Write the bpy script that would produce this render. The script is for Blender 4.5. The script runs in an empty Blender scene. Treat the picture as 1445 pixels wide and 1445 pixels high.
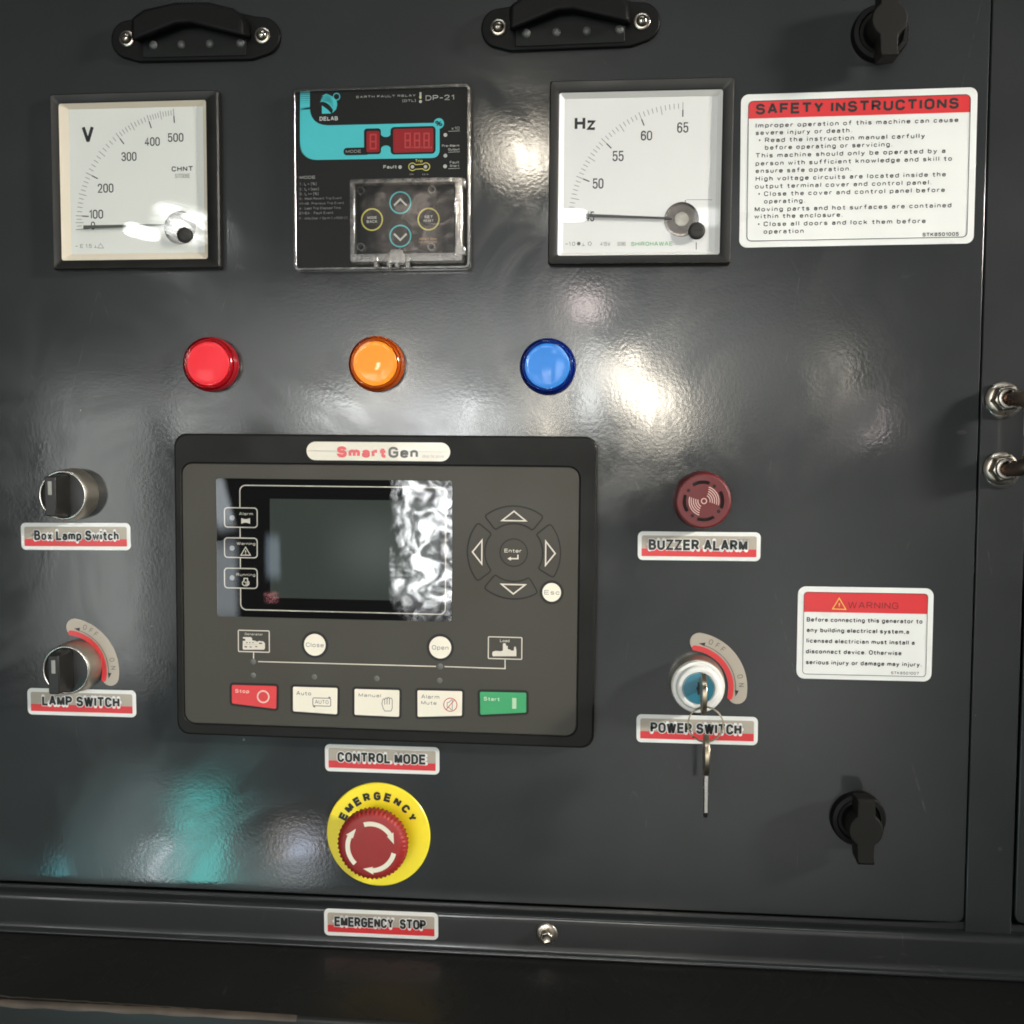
import bpy, bmesh, math, random
import numpy as np
from mathutils import Matrix, Vector
random.seed(4)
PI = math.pi
rad = math.radians
S = bpy.context.scene
C = S.collection

# ------------------------------------------------------------------ camera
# The panel is the plane z(out) = 0, x right, y up, all in millimetres; world = (x, -z, y) / 1000.
FPX, YAW, PIT, ROL, CD, CX, CY = 1481.71, -.0950, .0619, -.0024, 571.5, 59.62, 31.77
def _rot(yaw, pit, rol):
    cy, sy = math.cos(yaw), math.sin(yaw); cp, sp = math.cos(pit), math.sin(pit); cr, sr = math.cos(rol), math.sin(rol)
    return np.array([[cr,-sr,0],[sr,cr,0],[0,0,1]]) @ np.array([[1,0,0],[0,cp,-sp],[0,sp,cp]]) @ np.array([[cy,0,sy],[0,1,0],[-sy,0,cy]])
ROT = _rot(YAW, PIT, ROL)
def at(u, v, h=0.0):
    """point of the plane h mm in front of the panel seen at (u, v) in the photograph"""
    d = ROT.T @ np.array([(u-722.5)/FPX, (722.5-v)/FPX, -1.0])
    t = (h-CD)/d[2]
    return (CX+t*d[0], CY+t*d[1])
def W(x, y, z): return (x*.001, -z*.001, y*.001)
cam = bpy.data.cameras.new('camera'); co = bpy.data.objects.new('camera', cam); C.objects.link(co)
cols = [Vector((r[0], -r[2], r[1])) for r in ROT]
mw = Matrix(((cols[0][0], cols[1][0], cols[2][0], 0), (cols[0][1], cols[1][1], cols[2][1], 0), (cols[0][2], cols[1][2], cols[2][2], 0), (0,0,0,1)))
co.matrix_world = Matrix.Translation(W(CX, CY, CD)) @ mw
cam.sensor_width = 36; cam.lens = 36*FPX/1445; cam.clip_start = .01; cam.clip_end = 50
S.camera = co
S.view_settings.view_transform = 'Standard'; S.view_settings.look = 'None'
S.view_settings.exposure = 0.0; S.view_settings.gamma = 1
S.cycles.max_bounces = 10; S.cycles.transparent_max_bounces = 16; S.cycles.caustics_reflective = False; S.cycles.caustics_refractive = False
S.cycles.filter_width = 1.8
S.cycles.sample_clamp_indirect = 4

# ------------------------------------------------------------------ world: dim, even indoor surroundings
w = bpy.data.worlds.new('World'); S.world = w; w.use_nodes = True
bg = w.node_tree.nodes['Background']; bg.inputs[0].default_value = (.95, 1.0, 1.0, 1); bg.inputs[1].default_value = .05

# ------------------------------------------------------------------ lamps
def area(name, loc, target, sx, sy, radiance, col, spin=0, pattern=None, shape='RECTANGLE', soft=0, ragged=0):
    l = bpy.data.lights.new(name, 'AREA'); l.shape = shape; l.size = sx; l.size_y = sy
    a = sx*sy*(PI/4 if shape == 'ELLIPSE' else 1)
    l.energy = radiance*PI*a; l.color = col
    o = bpy.data.objects.new(name, l); C.objects.link(o); o.location = loc
    q = (Vector(target)-Vector(loc)).to_track_quat('-Z', 'Z' if abs((Vector(target)-Vector(loc)).normalized().z) < .9 else 'Y')
    o.rotation_mode = 'QUATERNION'; o.rotation_quaternion = q
    if spin:
        from mathutils import Quaternion
        o.rotation_quaternion = q @ Quaternion((0,0,1), spin)
    # the source fades towards its edges; pattern = (scale, mapping, lo, hi, gain, left edge) breaks it up like leaves behind a window
    l.use_nodes = True; nt = l.node_tree; em = nt.nodes['Emission']; g = nt.nodes.new('ShaderNodeNewGeometry'); sp_ = nt.nodes.new('ShaderNodeSeparateXYZ')
    nt.links.new(g.outputs['Parametric'], sp_.inputs[0])
    def mth(op, a, b=None):
        n = nt.nodes.new('ShaderNodeMath'); n.operation = op
        for i, x in enumerate((a, b)):
            if x is None: continue
            if isinstance(x, (int, float)): n.inputs[i].default_value = x
            else: nt.links.new(x, n.inputs[i])
        return n.outputs[0]
    def edge(x):
        d = mth('MINIMUM', x, mth('SUBTRACT', 1.0, x)); n = nt.nodes.new('ShaderNodeMapRange'); n.interpolation_type = 'SMOOTHSTEP'; n.inputs[1].default_value = 0; n.inputs[2].default_value = max(soft, .001)
        nt.links.new(d, n.inputs[0]); return n.outputs[0]
    ux = sp_.outputs[0]
    if ragged:
        n0 = nt.nodes.new('ShaderNodeTexNoise'); n0.inputs['Scale'].default_value = 6; n0.inputs['Detail'].default_value = 6; nt.links.new(g.outputs['Parametric'], n0.inputs['Vector'])
        ux = mth('ADD', ux, mth('MULTIPLY', mth('SUBTRACT', n0.outputs['Fac'], .5), ragged))
    k = mth('MULTIPLY', edge(ux), edge(sp_.outputs[1])) if soft else 1.0
    if pattern:
        mp = nt.nodes.new('ShaderNodeMapping'); mp.inputs['Scale'].default_value = pattern[1]
        n = nt.nodes.new('ShaderNodeTexNoise'); n.inputs['Scale'].default_value = pattern[0]; n.inputs['Detail'].default_value = 5; n.inputs['Distortion'].default_value = 1.6
        nt.links.new(g.outputs['Parametric'], mp.inputs[0]); nt.links.new(mp.outputs[0], n.inputs['Vector'])
        r = nt.nodes.new('ShaderNodeMapRange'); r.interpolation_type = 'SMOOTHSTEP'; r.inputs[1].default_value = pattern[2]; r.inputs[2].default_value = pattern[3]; r.inputs[4].default_value = pattern[4]
        nt.links.new(n.outputs['Fac'], r.inputs[0]); k = mth('MULTIPLY', k, mth('ADD', r.outputs[0], pattern[5]))
    if not isinstance(k, float): nt.links.new(k, em.inputs['Strength'])
    return o
def hall_lamp(name, u0, v0, u1, v1, radiance, col, depth=2600, spin=0, pattern=None, shape='RECTANGLE', soft=.3, ragged=0):
    """an area lamp for a bright source of the hall or an added glow, depth mm in front of the panel"""
    px, py = at((u0+u1)/2, (v0+v1)/2); k = 1+depth/CD
    ax, ay = at(u0, (v0+v1)/2); bx, by = at(u1, (v0+v1)/2); cx, cy = at((u0+u1)/2, v0); dx, dy = at((u0+u1)/2, v1)
    X, Y = CX+(px-CX)*k, CY+(py-CY)*k
    return area(name, W(X, Y, depth), W(X, Y, 0), (bx-ax)*k*.001, (cy-dy)*k*.001, radiance, col, spin, pattern, shape, soft, ragged)
WARM = (1, .90, .74); NEUT = (.97, .99, .96); COOL = (.86, .94, 1)
# the work lamp at the right that throws the long shadows
wl = area('work_lamp', W(1900, 640, 760), W(-10, 0, 0), .22, .22, 8.6, (1, .95, .88)); wl.data.spread = rad(24)
# long soft light of the hall's bright side
hall_lamp('hall_daylight', 60, 360, 1330, 680, 3.9, NEUT, 3400, soft=.45)
hall_lamp('hall_daylight', 860, 560, 1400, 1150, .8, NEUT, 3300, soft=.5)
hall_lamp('hall_ceiling', 300, 160, 1250, 640, .6, COOL, 3600, soft=.5)
hall_lamp('hall_side', 58, 510, 226, 1000, 4.2, NEUT, 3000, soft=.16)
hall_lamp('lower_fill_light', 560, 820, 1440, 1370, .7, (1, 1, .95), 3100, soft=.42)  # added fill lamp that lifts the lower middle and right of the panel
hall_lamp('roof_light', 682, 178, 798, 262, 48, WARM, 2500, shape='ELLIPSE', pattern=(5, (1,1,1), .35, .6, 1, .3))
area('top_highlight_strip', W(150, 2000, 1250), W(0, -60, 0), 1.3, .08, 20, (.95, 1, 1))  # strip added overhead to draw highlights along the rail ridges
hall_lamp('door_opening', 225, 530, 345, 640, 6, NEUT, 2550)
hall_lamp('door_opening', 550, 530, 700, 890, 28, (.97, .99, 1), 2600, pattern=(5.0, (1, 2.4, 1), .38, .64, 1.0, .10), soft=.16, ragged=.9)
hall_lamp('window', 415, 555, 565, 626, 22, NEUT, 2650)
hall_lamp('window', 640, 555, 750, 650, 11, NEUT, 2650)
hall_lamp('relay_flap_glow', 515, 255, 665, 390, 5, (1, .84, .72), 2450, pattern=(3, (1,1,1), .4, .7, 1, .25))  # lamp added to give the relay flap a brownish reflection
hall_lamp('window', 742, 515, 800, 640, 30, WARM, 2620, pattern=(4, (2.5,1,1), .45, .55, 1, .15))
hall_lamp('window', 532, 506, 560, 552, 70, WARM, 2580, shape='ELLIPSE', spin=rad(-20), soft=.2)  # small lamp added only for the glare on the amber lens
hall_lamp('window', 808, 470, 856, 625, 18, NEUT, 2630)
hall_lamp('window', 852, 482, 926, 598, 50, WARM, 2640, spin=rad(20), pattern=(4, (1,2,1), .4, .6, 1, .25))
hall_lamp('window', 902, 532, 960, 626, 54, WARM, 2660, spin=rad(8))
hall_lamp('lamp', 785, 405, 865, 460, 14, (1, .84, .80), 2700, shape='ELLIPSE')
hall_lamp('lamp', 1196, 576, 1250, 616, 18, (1, .86, .84), 2700, shape='ELLIPSE')
hall_lamp('lamp', 1150, 480, 1210, 580, 7, WARM, 2700, shape='ELLIPSE')
hall_lamp('window', 172, 316, 232, 340, 34, NEUT, 2500, spin=rad(-14), shape='ELLIPSE', soft=.2)
hall_lamp('window', 206, 284, 312, 348, 50, NEUT, 2500, spin=rad(-14), shape='ELLIPSE', pattern=(1.8, (1,1.6,1), .36, .60, 1, .2), soft=.4)
hall_lamp('window', 780, 294, 832, 316, 34, NEUT, 2500, shape='ELLIPSE', soft=.2)
hall_lamp('window', 975, 290, 1020, 325, 10, NEUT, 2500)
# low coloured things of the hall mirrored in the lower left corner
hall_lamp('teal_machine_light', 248, 1095, 322, 1290, 8, (.10, .95, .88), 2400, soft=.16)
hall_lamp('teal_machine_light', 62, 1205, 118, 1270, 5, (.16, .80, .90), 2400)
hall_lamp('floor_light', 200, 1185, 250, 1250, 17, COOL, 2350, shape='ELLIPSE')
hall_lamp('floor_light', 370, 1150, 470, 1250, 5, (1,.86,.74), 2360, shape='ELLIPSE')
hall_lamp('floor_light', 400, 1172, 450, 1230, 10, (.45, .66, 1), 2300, shape='ELLIPSE')
hall_lamp('floor_glow', 60, 1185, 640, 1405, 2.1, (.72, .95, .95), 2700, spin=rad(-33), soft=.12)
# dim lamps added as grey, bluish and red reflections in the display glass
hall_lamp('display_reflection_lamp', 296, 655, 332, 760, 6, COOL, 2000, spin=rad(14))
hall_lamp('display_reflection_lamp', 296, 740, 345, 900, 4, COOL, 2000)
hall_lamp('display_reflection_lamp', 374, 745, 402, 825, 3.2, (.7, .85, 1), 2000)
hall_lamp('red_reflection_lamp', 374, 832, 398, 852, 6, (1, .35, .38), 2000, pattern=(3, (1,1,1), .4, .6, 1, .2))
hall_lamp('display_reflection_lamp', 440, 700, 620, 850, .9, (.9, 1, .95), 2100, soft=.5)

# ------------------------------------------------------------------ materials
_m = {}
def mat(name, col, rough=.5, metal=0, coat=0, coat_r=.05, bump=0, bscale=900, var=.0, vscale=60, rvar=0, ior=1.5, sub=0, specks=0):
    if name in _m: return _m[name]
    m = bpy.data.materials.new(name); m.use_nodes = True; nt = m.node_tree; b = nt.nodes['Principled BSDF']; L = nt.links
    b.inputs['Base Color'].default_value = (*col, 1); b.inputs['Roughness'].default_value = rough; b.inputs['Metallic'].default_value = metal
    b.inputs['Coat Weight'].default_value = coat; b.inputs['Coat Roughness'].default_value = coat_r; b.inputs['IOR'].default_value = ior
    if sub: b.inputs['Subsurface Weight'].default_value = sub; b.inputs['Subsurface Scale'].default_value = .003
    tc = nt.nodes.new('ShaderNodeTexCoord')
    def noise(scale, det=3):
        n = nt.nodes.new('ShaderNodeTexNoise'); n.inputs['Scale'].default_value = scale; n.inputs['Detail'].default_value = det
        L.new(tc.outputs['Object'], n.inputs['Vector']); return n
    if var:
        n = noise(vscale, 6); mr = nt.nodes.new('ShaderNodeMapRange'); mr.inputs[3].default_value = 1-var; mr.inputs[4].default_value = 1+var
        L.new(n.outputs['Fac'], mr.inputs[0]); mx = nt.nodes.new('ShaderNodeVectorMath'); mx.operation = 'SCALE'; mx.inputs[0].default_value = col
        L.new(mr.outputs[0], mx.inputs['Scale']); last = mx.outputs[0]
        if specks:
            n2 = noise(1500, 2); r = nt.nodes.new('ShaderNodeValToRGB'); r.color_ramp.elements[0].position = .735; r.color_ramp.elements[1].position = .76
            L.new(n2.outputs['Fac'], r.inputs[0]); mm = nt.nodes.new('ShaderNodeMixRGB'); mm.inputs[2].default_value = (specks, specks*.97, specks*.9, 1)
            L.new(r.outputs[0], mm.inputs[0]); L.new(last, mm.inputs[1]); last = mm.outputs[0]
        L.new(last, b.inputs['Base Color'])
    if rvar:
        n = noise(vscale*.7+9, 5); mr = nt.nodes.new('ShaderNodeMapRange'); mr.inputs[1].default_value = .3; mr.inputs[2].default_value = .7
        mr.inputs[3].default_value = max(.02, rough-rvar); mr.inputs[4].default_value = rough+rvar
        L.new(n.outputs['Fac'], mr.inputs[0]); L.new(mr.outputs[0], b.inputs['Roughness'])
    if bump:
        n = noise(bscale, 2); bp = nt.nodes.new('ShaderNodeBump'); bp.inputs['Strength'].default_value = 1; bp.inputs['Distance'].default_value = bump*.001
        L.new(n.outputs['Fac'], bp.inputs['Height']); L.new(bp.outputs[0], b.inputs['Normal']); L.new(bp.outputs[0], b.inputs['Coat Normal'])
    _m[name] = m; return m
def clear(name, tint=(1,1,1), rough=.01, ior=1.5, bump=0, bscale=60, least=0):
    if name in _m: return _m[name]
    m = bpy.data.materials.new(name); m.use_nodes = True; nt = m.node_tree; nt.nodes.clear(); L = nt.links
    o = nt.nodes.new('ShaderNodeOutputMaterial'); mx = nt.nodes.new('ShaderNodeMixShader'); t = nt.nodes.new('ShaderNodeBsdfTransparent'); g = nt.nodes.new('ShaderNodeBsdfGlossy')
    f = nt.nodes.new('ShaderNodeFresnel'); f.inputs[0].default_value = ior
    t.inputs[0].default_value = (*tint, 1); g.inputs['Roughness'].default_value = rough
    ge = nt.nodes.new('ShaderNodeNewGeometry'); iv = nt.nodes.new('ShaderNodeMath'); iv.operation = 'SUBTRACT'; iv.inputs[0].default_value = 1; L.new(ge.outputs['Backfacing'], iv.inputs[1])
    mu = nt.nodes.new('ShaderNodeMath'); mu.operation = 'MULTIPLY'; L.new(f.outputs[0], mu.inputs[0]); L.new(iv.outputs[0], mu.inputs[1])   # only the outer face mirrors
    mxx = nt.nodes.new('ShaderNodeMath'); mxx.operation = 'MAXIMUM'; mxx.inputs[1].default_value = least; L.new(mu.outputs[0], mxx.inputs[0]); L.new(mxx.outputs[0], mx.inputs[0]); L.new(t.outputs[0], mx.inputs[1]); L.new(g.outputs[0], mx.inputs[2]); L.new(mx.outputs[0], o.inputs[0])
    if bump:
        tc = nt.nodes.new('ShaderNodeTexCoord'); n = nt.nodes.new('ShaderNodeTexNoise'); n.inputs['Scale'].default_value = bscale; bp = nt.nodes.new('ShaderNodeBump'); bp.inputs['Distance'].default_value = bump*.001
        L.new(tc.outputs['Object'], n.inputs['Vector']); L.new(n.outputs['Fac'], bp.inputs['Height']); L.new(bp.outputs[0], g.inputs['Normal'])
    _m[name] = m; return m

def paint(name, col, peel=.019, rough=.42, coat_r=.09, coat=1):
    """glossy slate powder coat: orange peel, a few dust nibs, uneven gloss"""
    m = bpy.data.materials.new(name); m.use_nodes = True; nt = m.node_tree; b = nt.nodes['Principled BSDF']; L = nt.links
    tc = nt.nodes.new('ShaderNodeTexCoord')
    def noise(scale, det=2, rg=.5, dist=0):
        n = nt.nodes.new('ShaderNodeTexNoise'); n.inputs['Scale'].default_value = scale; n.inputs['Detail'].default_value = det; n.inputs['Roughness'].default_value = rg; n.inputs['Distortion'].default_value = dist
        L.new(tc.outputs['Object'], n.inputs['Vector']); return n.outputs['Fac']
    def rng(x, a, b_, c, d):
        mr = nt.nodes.new('ShaderNodeMapRange'); L.new(x, mr.inputs[0])
        for i, vv in enumerate((a, b_, c, d)): mr.inputs[i+1].default_value = vv
        return mr.outputs[0]
    def math_(op, a, b_):
        n = nt.nodes.new('ShaderNodeMath'); n.operation = op
        for i, x in enumerate((a, b_)):
            if isinstance(x, (int, float)): n.inputs[i].default_value = x
            else: L.new(x, n.inputs[i])
        return n.outputs[0]
    tone = rng(noise(11, 6, .6), .3, .7, .86, 1.14)
    sc = nt.nodes.new('ShaderNodeVectorMath'); sc.operation = 'SCALE'; sc.inputs[0].default_value = col; L.new(tone, sc.inputs['Scale'])
    # dust specks
    vo = nt.nodes.new('ShaderNodeTexVoronoi'); vo.inputs['Scale'].default_value = 75; L.new(tc.outputs['Object'], vo.inputs['Vector'])
    rnd = nt.nodes.new('ShaderNodeSeparateColor'); L.new(vo.outputs['Color'], rnd.inputs[0])
    keep = math_('GREATER_THAN', rnd.outputs[0], .90)
    size = rng(rnd.outputs[1], 0, 1, .018, .055)
    nib = math_('MULTIPLY', keep, math_('LESS_THAN', vo.outputs['Distance'], size))
    pale = math_('MULTIPLY', nib, math_('GREATER_THAN', rnd.outputs[2], .55))
    mx = nt.nodes.new('ShaderNodeMixRGB'); mx.inputs[2].default_value = (.20, .19, .17, 1); L.new(math_('MULTIPLY', pale, .7), mx.inputs[0]); L.new(sc.outputs[0], mx.inputs[1])
    # fine handling scratches, only in patches
    ve = nt.nodes.new('ShaderNodeTexVoronoi'); ve.feature = 'DISTANCE_TO_EDGE'; ve.inputs['Scale'].default_value = 21
    wv = nt.nodes.new('ShaderNodeMapping'); wv.inputs['Rotation'].default_value = (0, .9, 0); wv.inputs['Scale'].default_value = (1, 1, .28); L.new(tc.outputs['Object'], wv.inputs[0]); L.new(wv.outputs[0], ve.inputs['Vector'])
    scr = math_('MULTIPLY', math_('LESS_THAN', ve.outputs['Distance'], .0035), math_('MULTIPLY', rng(noise(23, 3, .5), .56, .66, 0, 1), rng(noise(140, 2, .5), .45, .6, 0, .8)))
    m2 = nt.nodes.new('ShaderNodeMixRGB'); m2.inputs[2].default_value = (.055, .056, .055, 1); L.new(scr, m2.inputs[0]); L.new(mx.outputs[0], m2.inputs[1]); mx = m2
    L.new(mx.outputs[0], b.inputs['Base Color'])
    L.new(rng(noise(16, 5, .6, 1), .3, .7, rough-.07, rough+.08), b.inputs['Roughness'])
    b.inputs['Coat Weight'].default_value = coat; b.inputs['Coat IOR'].default_value = 1.5; b.inputs['Specular IOR Level'].default_value = .18
    L.new(rng(noise(9, 6, .65, 2.2), .38, .62, coat_r-.03, coat_r+.07), b.inputs['Coat Roughness'])
    hgt = math_('ADD', math_('MULTIPLY', noise(520, 2, .5), 1.0), math_('MULTIPLY', noise(55, 3, .5), 1.3))
    hgt = math_('ADD', hgt, math_('MULTIPLY', nib, 4.0))
    bp = nt.nodes.new('ShaderNodeBump'); bp.inputs['Distance'].default_value = peel*.001; L.new(hgt, bp.inputs['Height'])
    L.new(bp.outputs[0], b.inputs['Coat Normal'])
    bp2 = nt.nodes.new('ShaderNodeBump'); bp2.inputs['Distance'].default_value = peel*.001; L.new(hgt, bp2.inputs['Height']); L.new(bp2.outputs[0], b.inputs['Normal'])
    return m
SLATE = paint('slate_powder_coat', (.0215, .0245, .0255))
SLATE2 = paint('slate_powder_coat_frame', (.020, .0225, .0232), coat_r=.14)
SHELF = paint('black_gloss_paint', (.014, .0145, .014), peel=.02, rough=.5, coat_r=.24, coat=.22)
BLACKP = mat('black_plastic', (.014, .014, .013), .38, bump=.01, bscale=1800, var=.15, rvar=.08)
BLACKM = mat('matte_black_plastic', (.018, .017, .015), .55, bump=.015, bscale=2200, var=.2, rvar=.08)
RUBBER = mat('black_rubber', (.0045, .0045, .0045), .55, ior=1.25, var=.25, rvar=.1)
DEEP = mat('black_void', (.002, .002, .002), .8)
BEZEL = mat('gauge_bezel_black', (.008, .0075, .006), .46, bump=.012, bscale=2000, var=.12, rvar=.08)
IVORY = mat('ivory_dial_card', (.80, .815, .765), .6, var=.03, vscale=40)
IVORYW = mat('warm_ivory_wall', (.80, .72, .58), .5, var=.04)
WHITED = mat('white_dial_card', (.82, .82, .80), .55, var=.03, vscale=40)
WHITEW = mat('white_dial_wall', (.80, .79, .76), .5, var=.03)
INK = mat('black_ink', (.012, .013, .013), .5)
INKG = mat('grey_ink', (.13, .13, .12), .6)
INKL = mat('light_grey_ink', (.42, .42, .39), .6)
GREENI = mat('pale_green_ink', (.22, .50, .26), .6)
GLASS = clear('clear_glass')
PLEX = clear('clear_plastic', (.95,.95,.94), .02, 1.6, .14, 45)
PLEXE = clear('clear_plastic_edge', (.80,.79,.76), .16, 1.6, .10, 250, least=.16)
CHROME = mat('bright_steel', (.62, .60, .56), .22, 1, var=.1, rvar=.08, vscale=300)
ZINC = mat('zinc_plated_steel', (.52, .47, .40), .30, 1, var=.2, rvar=.12, vscale=260, bump=.01, bscale=900)
NICKEL = mat('satin_nickel', (.62, .57, .48), .42, 1, var=.08, rvar=.06, vscale=120)
WHITES = mat('white_sticker', (.79, .80, .77), .32, coat=.5, coat_r=.12, bump=.03, bscale=70, var=.07, vscale=26, rvar=.08)
TAUPE = mat('taupe_print', (.42, .37, .30), .38, coat=.3, coat_r=.15, var=.05)
REDP = mat('red_print', (.66, .030, .035), .36, coat=.3, coat_r=.15, var=.06)
DKRED = mat('dark_red_ink', (.20, .008, .012), .45)
YELI = mat('yellow_ink', (.80, .62, .10), .5)
MODF = mat('olive_grey_membrane', (.046, .042, .030), .55, bump=.006, bscale=2500, var=.06, vscale=30, rvar=.05)
MODB = mat('charcoal_module_shell', (.010, .010, .009), .5, ior=1.28, bump=.015, bscale=1600, var=.12, rvar=.08)
GROOVE = mat('dark_groove', (.008, .007, .005), .6)
CREAM = mat('cream_key', (.88, .82, .68), .42, coat=.3, coat_r=.2, var=.03)
CREAMP = mat('cream_print', (.70, .66, .56), .5)
REDK = mat('red_key', (.72, .035, .04), .38, coat=.4, coat_r=.15, var=.04)
GRNK = mat('green_key', (.03, .36, .13), .38, coat=.4, coat_r=.15, var=.04)
LEDG = mat('unlit_indicator', (.11, .11, .10), .4, coat=.5)
LCDB = mat('display_black', (.002, .002, .002), .6, ior=1.15)
LCDS = mat('unlit_lcd', (.040, .050, .044), .6, ior=1.2, var=.10, vscale=14)
TEAL = mat('teal_print', (.035, .46, .50), .45, var=.05)
BLK = mat('relay_black_face', (.004, .0045, .0045), .45, ior=1.3, var=.1)
REDW = mat('dark_red_display', (.26, .008, .012), .35, ior=1.3)
REDW2 = mat('digit_red_segments', (.42, .02, .022), .3)
YEL = mat('yellow_ring_print', (.62, .55, .10), .5)
YPLATE = mat('yellow_enamel', (.98, .80, .02), .45, coat=.3, coat_r=.2, var=.05, bump=.01, bscale=700)
ESR = mat('red_mushroom_plastic', (.32, .022, .020), .5, var=.08, rvar=.08, bump=.01, bscale=1500)
BUZR = mat('maroon_buzzer_plastic', (.125, .011, .013), .48, var=.12, rvar=.08)
BUZD = mat('deep_maroon_slot', (.015, .002, .003), .7)
PINKI = mat('pale_pink_print', (.62, .40, .36), .5)
WHITEP = mat('white_plastic', (.78, .78, .74), .4)
BLUEK = mat('teal_blue_lock_face', (.012, .17, .25), .42, coat=.3, var=.12, vscale=200)
BRASS = mat('worn_brass_nickel', (.44, .38, .28), .34, 1, var=.2, rvar=.1, vscale=500)
WORN = mat('bare_worn_steel_edge', (.085, .068, .052), .55, .3, var=.6, vscale=70, rvar=.15, bump=.2, bscale=150)
GREYL = mat('lamp_lens_dark', (.006, .008, .0075), .5, ior=1.3)
LEDW = mat('frosted_led_dome', (.10, .105, .10), .45, sub=0)

# ------------------------------------------------------------------ mesh tools (item millimetres)
class MB:
    def __init__(s): s.v = []; s.f = []
    def add(s, vs, fs): n = len(s.v); s.v += vs; s.f += [tuple(n+i for i in f) for f in fs]; return s
    def prism(s, out, z0, z1):
        n = len(out); a = sum(out[i][0]*out[(i+1)%n][1]-out[(i+1)%n][0]*out[i][1] for i in range(n))
        if a < 0: out = out[::-1]
        vs = [(x,y,z0) for x,y in out]+[(x,y,z1) for x,y in out]
        return s.add(vs, [tuple(range(n,2*n)), tuple(range(n-1,-1,-1))]+[(i,(i+1)%n,n+(i+1)%n,n+i) for i in range(n)])
    def flat(s, out, z):
        n = len(out); a = sum(out[i][0]*out[(i+1)%n][1]-out[(i+1)%n][0]*out[i][1] for i in range(n))
        if a < 0: out = out[::-1]
        return s.add([(x,y,z) for x,y in out], [tuple(range(n))])
    def loft(s, rings, closed=True, cap0=False, cap1=False):
        n = len(rings[0]); vs = [p for r in rings for p in r]; fs = []
        for k in range(len(rings)-1):
            for i in range(n if closed else n-1):
                j = (i+1)%n; fs.append((k*n+i, k*n+j, (k+1)*n+j, (k+1)*n+i))
        if cap0: fs.append(tuple(range(n-1,-1,-1)))
        if cap1: fs.append(tuple((len(rings)-1)*n+i for i in range(n)))
        return s.add(vs, fs)
    def frame(s, o, i, z0, z1):
        return s.loft([[(x,y,z0) for x,y in o], [(x,y,z1) for x,y in o], [(x,y,z1) for x,y in i], [(x,y,z0) for x,y in i], [(x,y,z0) for x,y in o]])
    def lathe(s, prof, n=64, cx=0, cy=0, cap=True):
        rings = [[(cx+r*math.cos(2*PI*k/n), cy+r*math.sin(2*PI*k/n), z) for k in range(n)] for r, z in prof]
        return s.loft(rings, cap1=cap)
    def tube(s, path, r, n=16, closed=False, caps=True):
        P = [Vector(p) for p in path]; rings = []; m = len(P); up = None
        for i in range(m):
            t = ((P[(i+1)%m]-P[i-1]) if closed else (P[min(i+1,m-1)]-P[max(i-1,0)])).normalized()
            if up is None: up = t.orthogonal().normalized()
            up = (up-t*up.dot(t)).normalized(); b = t.cross(up); rr = r[i] if isinstance(r, (list,tuple)) else r
            rings.append([tuple(P[i]+(up*math.cos(2*PI*k/n)+b*math.sin(2*PI*k/n))*rr) for k in range(n)])
        if closed: rings.append(rings[0])
        return s.loft(rings, cap0=caps and not closed, cap1=caps and not closed)
    def line(s, pts, w, z, closed=False, lim=.35):
        P = [Vector(p[:2]) for p in pts]; m = len(P); A = []; B = []
        for i in range(m):
            a = P[i-1] if (closed or i) else None; b = P[(i+1)%m] if (closed or i < m-1) else None
            n1 = (P[i]-a).normalized() if a is not None else None; n2 = (b-P[i]).normalized() if b is not None else None
            if n1 is None: n1 = n2
            if n2 is None: n2 = n1
            t = (n1+n2); t = t.normalized() if t.length > 1e-6 else n1
            nn = Vector((-t.y, t.x)); k = 1/max(lim, abs(nn.dot(Vector((-n1.y, n1.x)))))
            A.append(P[i]+nn*w/2*k); B.append(P[i]-nn*w/2*k)
        vs = [(p.x,p.y,z) for p in A]+[(p.x,p.y,z) for p in B]
        return s.add(vs, [(m+i, m+(i+1)%m, (i+1)%m, i) for i in range(m if closed else m-1)])
    def ring(s, cx, cy, r, w, z, n=48): return s.line([(cx+r*math.cos(2*PI*k/n), cy+r*math.sin(2*PI*k/n)) for k in range(n)], w, z, True)
    def disc(s, cx, cy, r, z, n=32): return s.flat([(cx+r*math.cos(2*PI*k/n), cy+r*math.sin(2*PI*k/n)) for k in range(n)], z)
    def arc(s, cx, cy, r, w, a0, a1, z, n=24):
        return s.line([(cx+r*math.cos(rad(a0+(a1-a0)*k/n)), cy+r*math.sin(rad(a0+(a1-a0)*k/n))) for k in range(n+1)], w, z)
def rrect(cx, cy, w, h, r, n=6):
    pts = []
    for sx, sy, a in ((1,1,0),(-1,1,90),(-1,-1,180),(1,-1,270)):
        for k in range(n+1):
            t = rad(a+90*k/n); pts.append((cx+sx*(w/2-r)+r*math.cos(t), cy+sy*(h/2-r)+r*math.sin(t)))
    return pts
def box(p, q, r=0, n=4):
    """rounded rectangle between two opposite corner points"""
    return rrect((p[0]+q[0])/2, (p[1]+q[1])/2, abs(q[0]-p[0]), abs(q[1]-p[1]), max(r, .01), n)
def circ(cx, cy, r, n=48): return [(cx+r*math.cos(2*PI*k/n), cy+r*math.sin(2*PI*k/n)) for k in range(n)]
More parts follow.
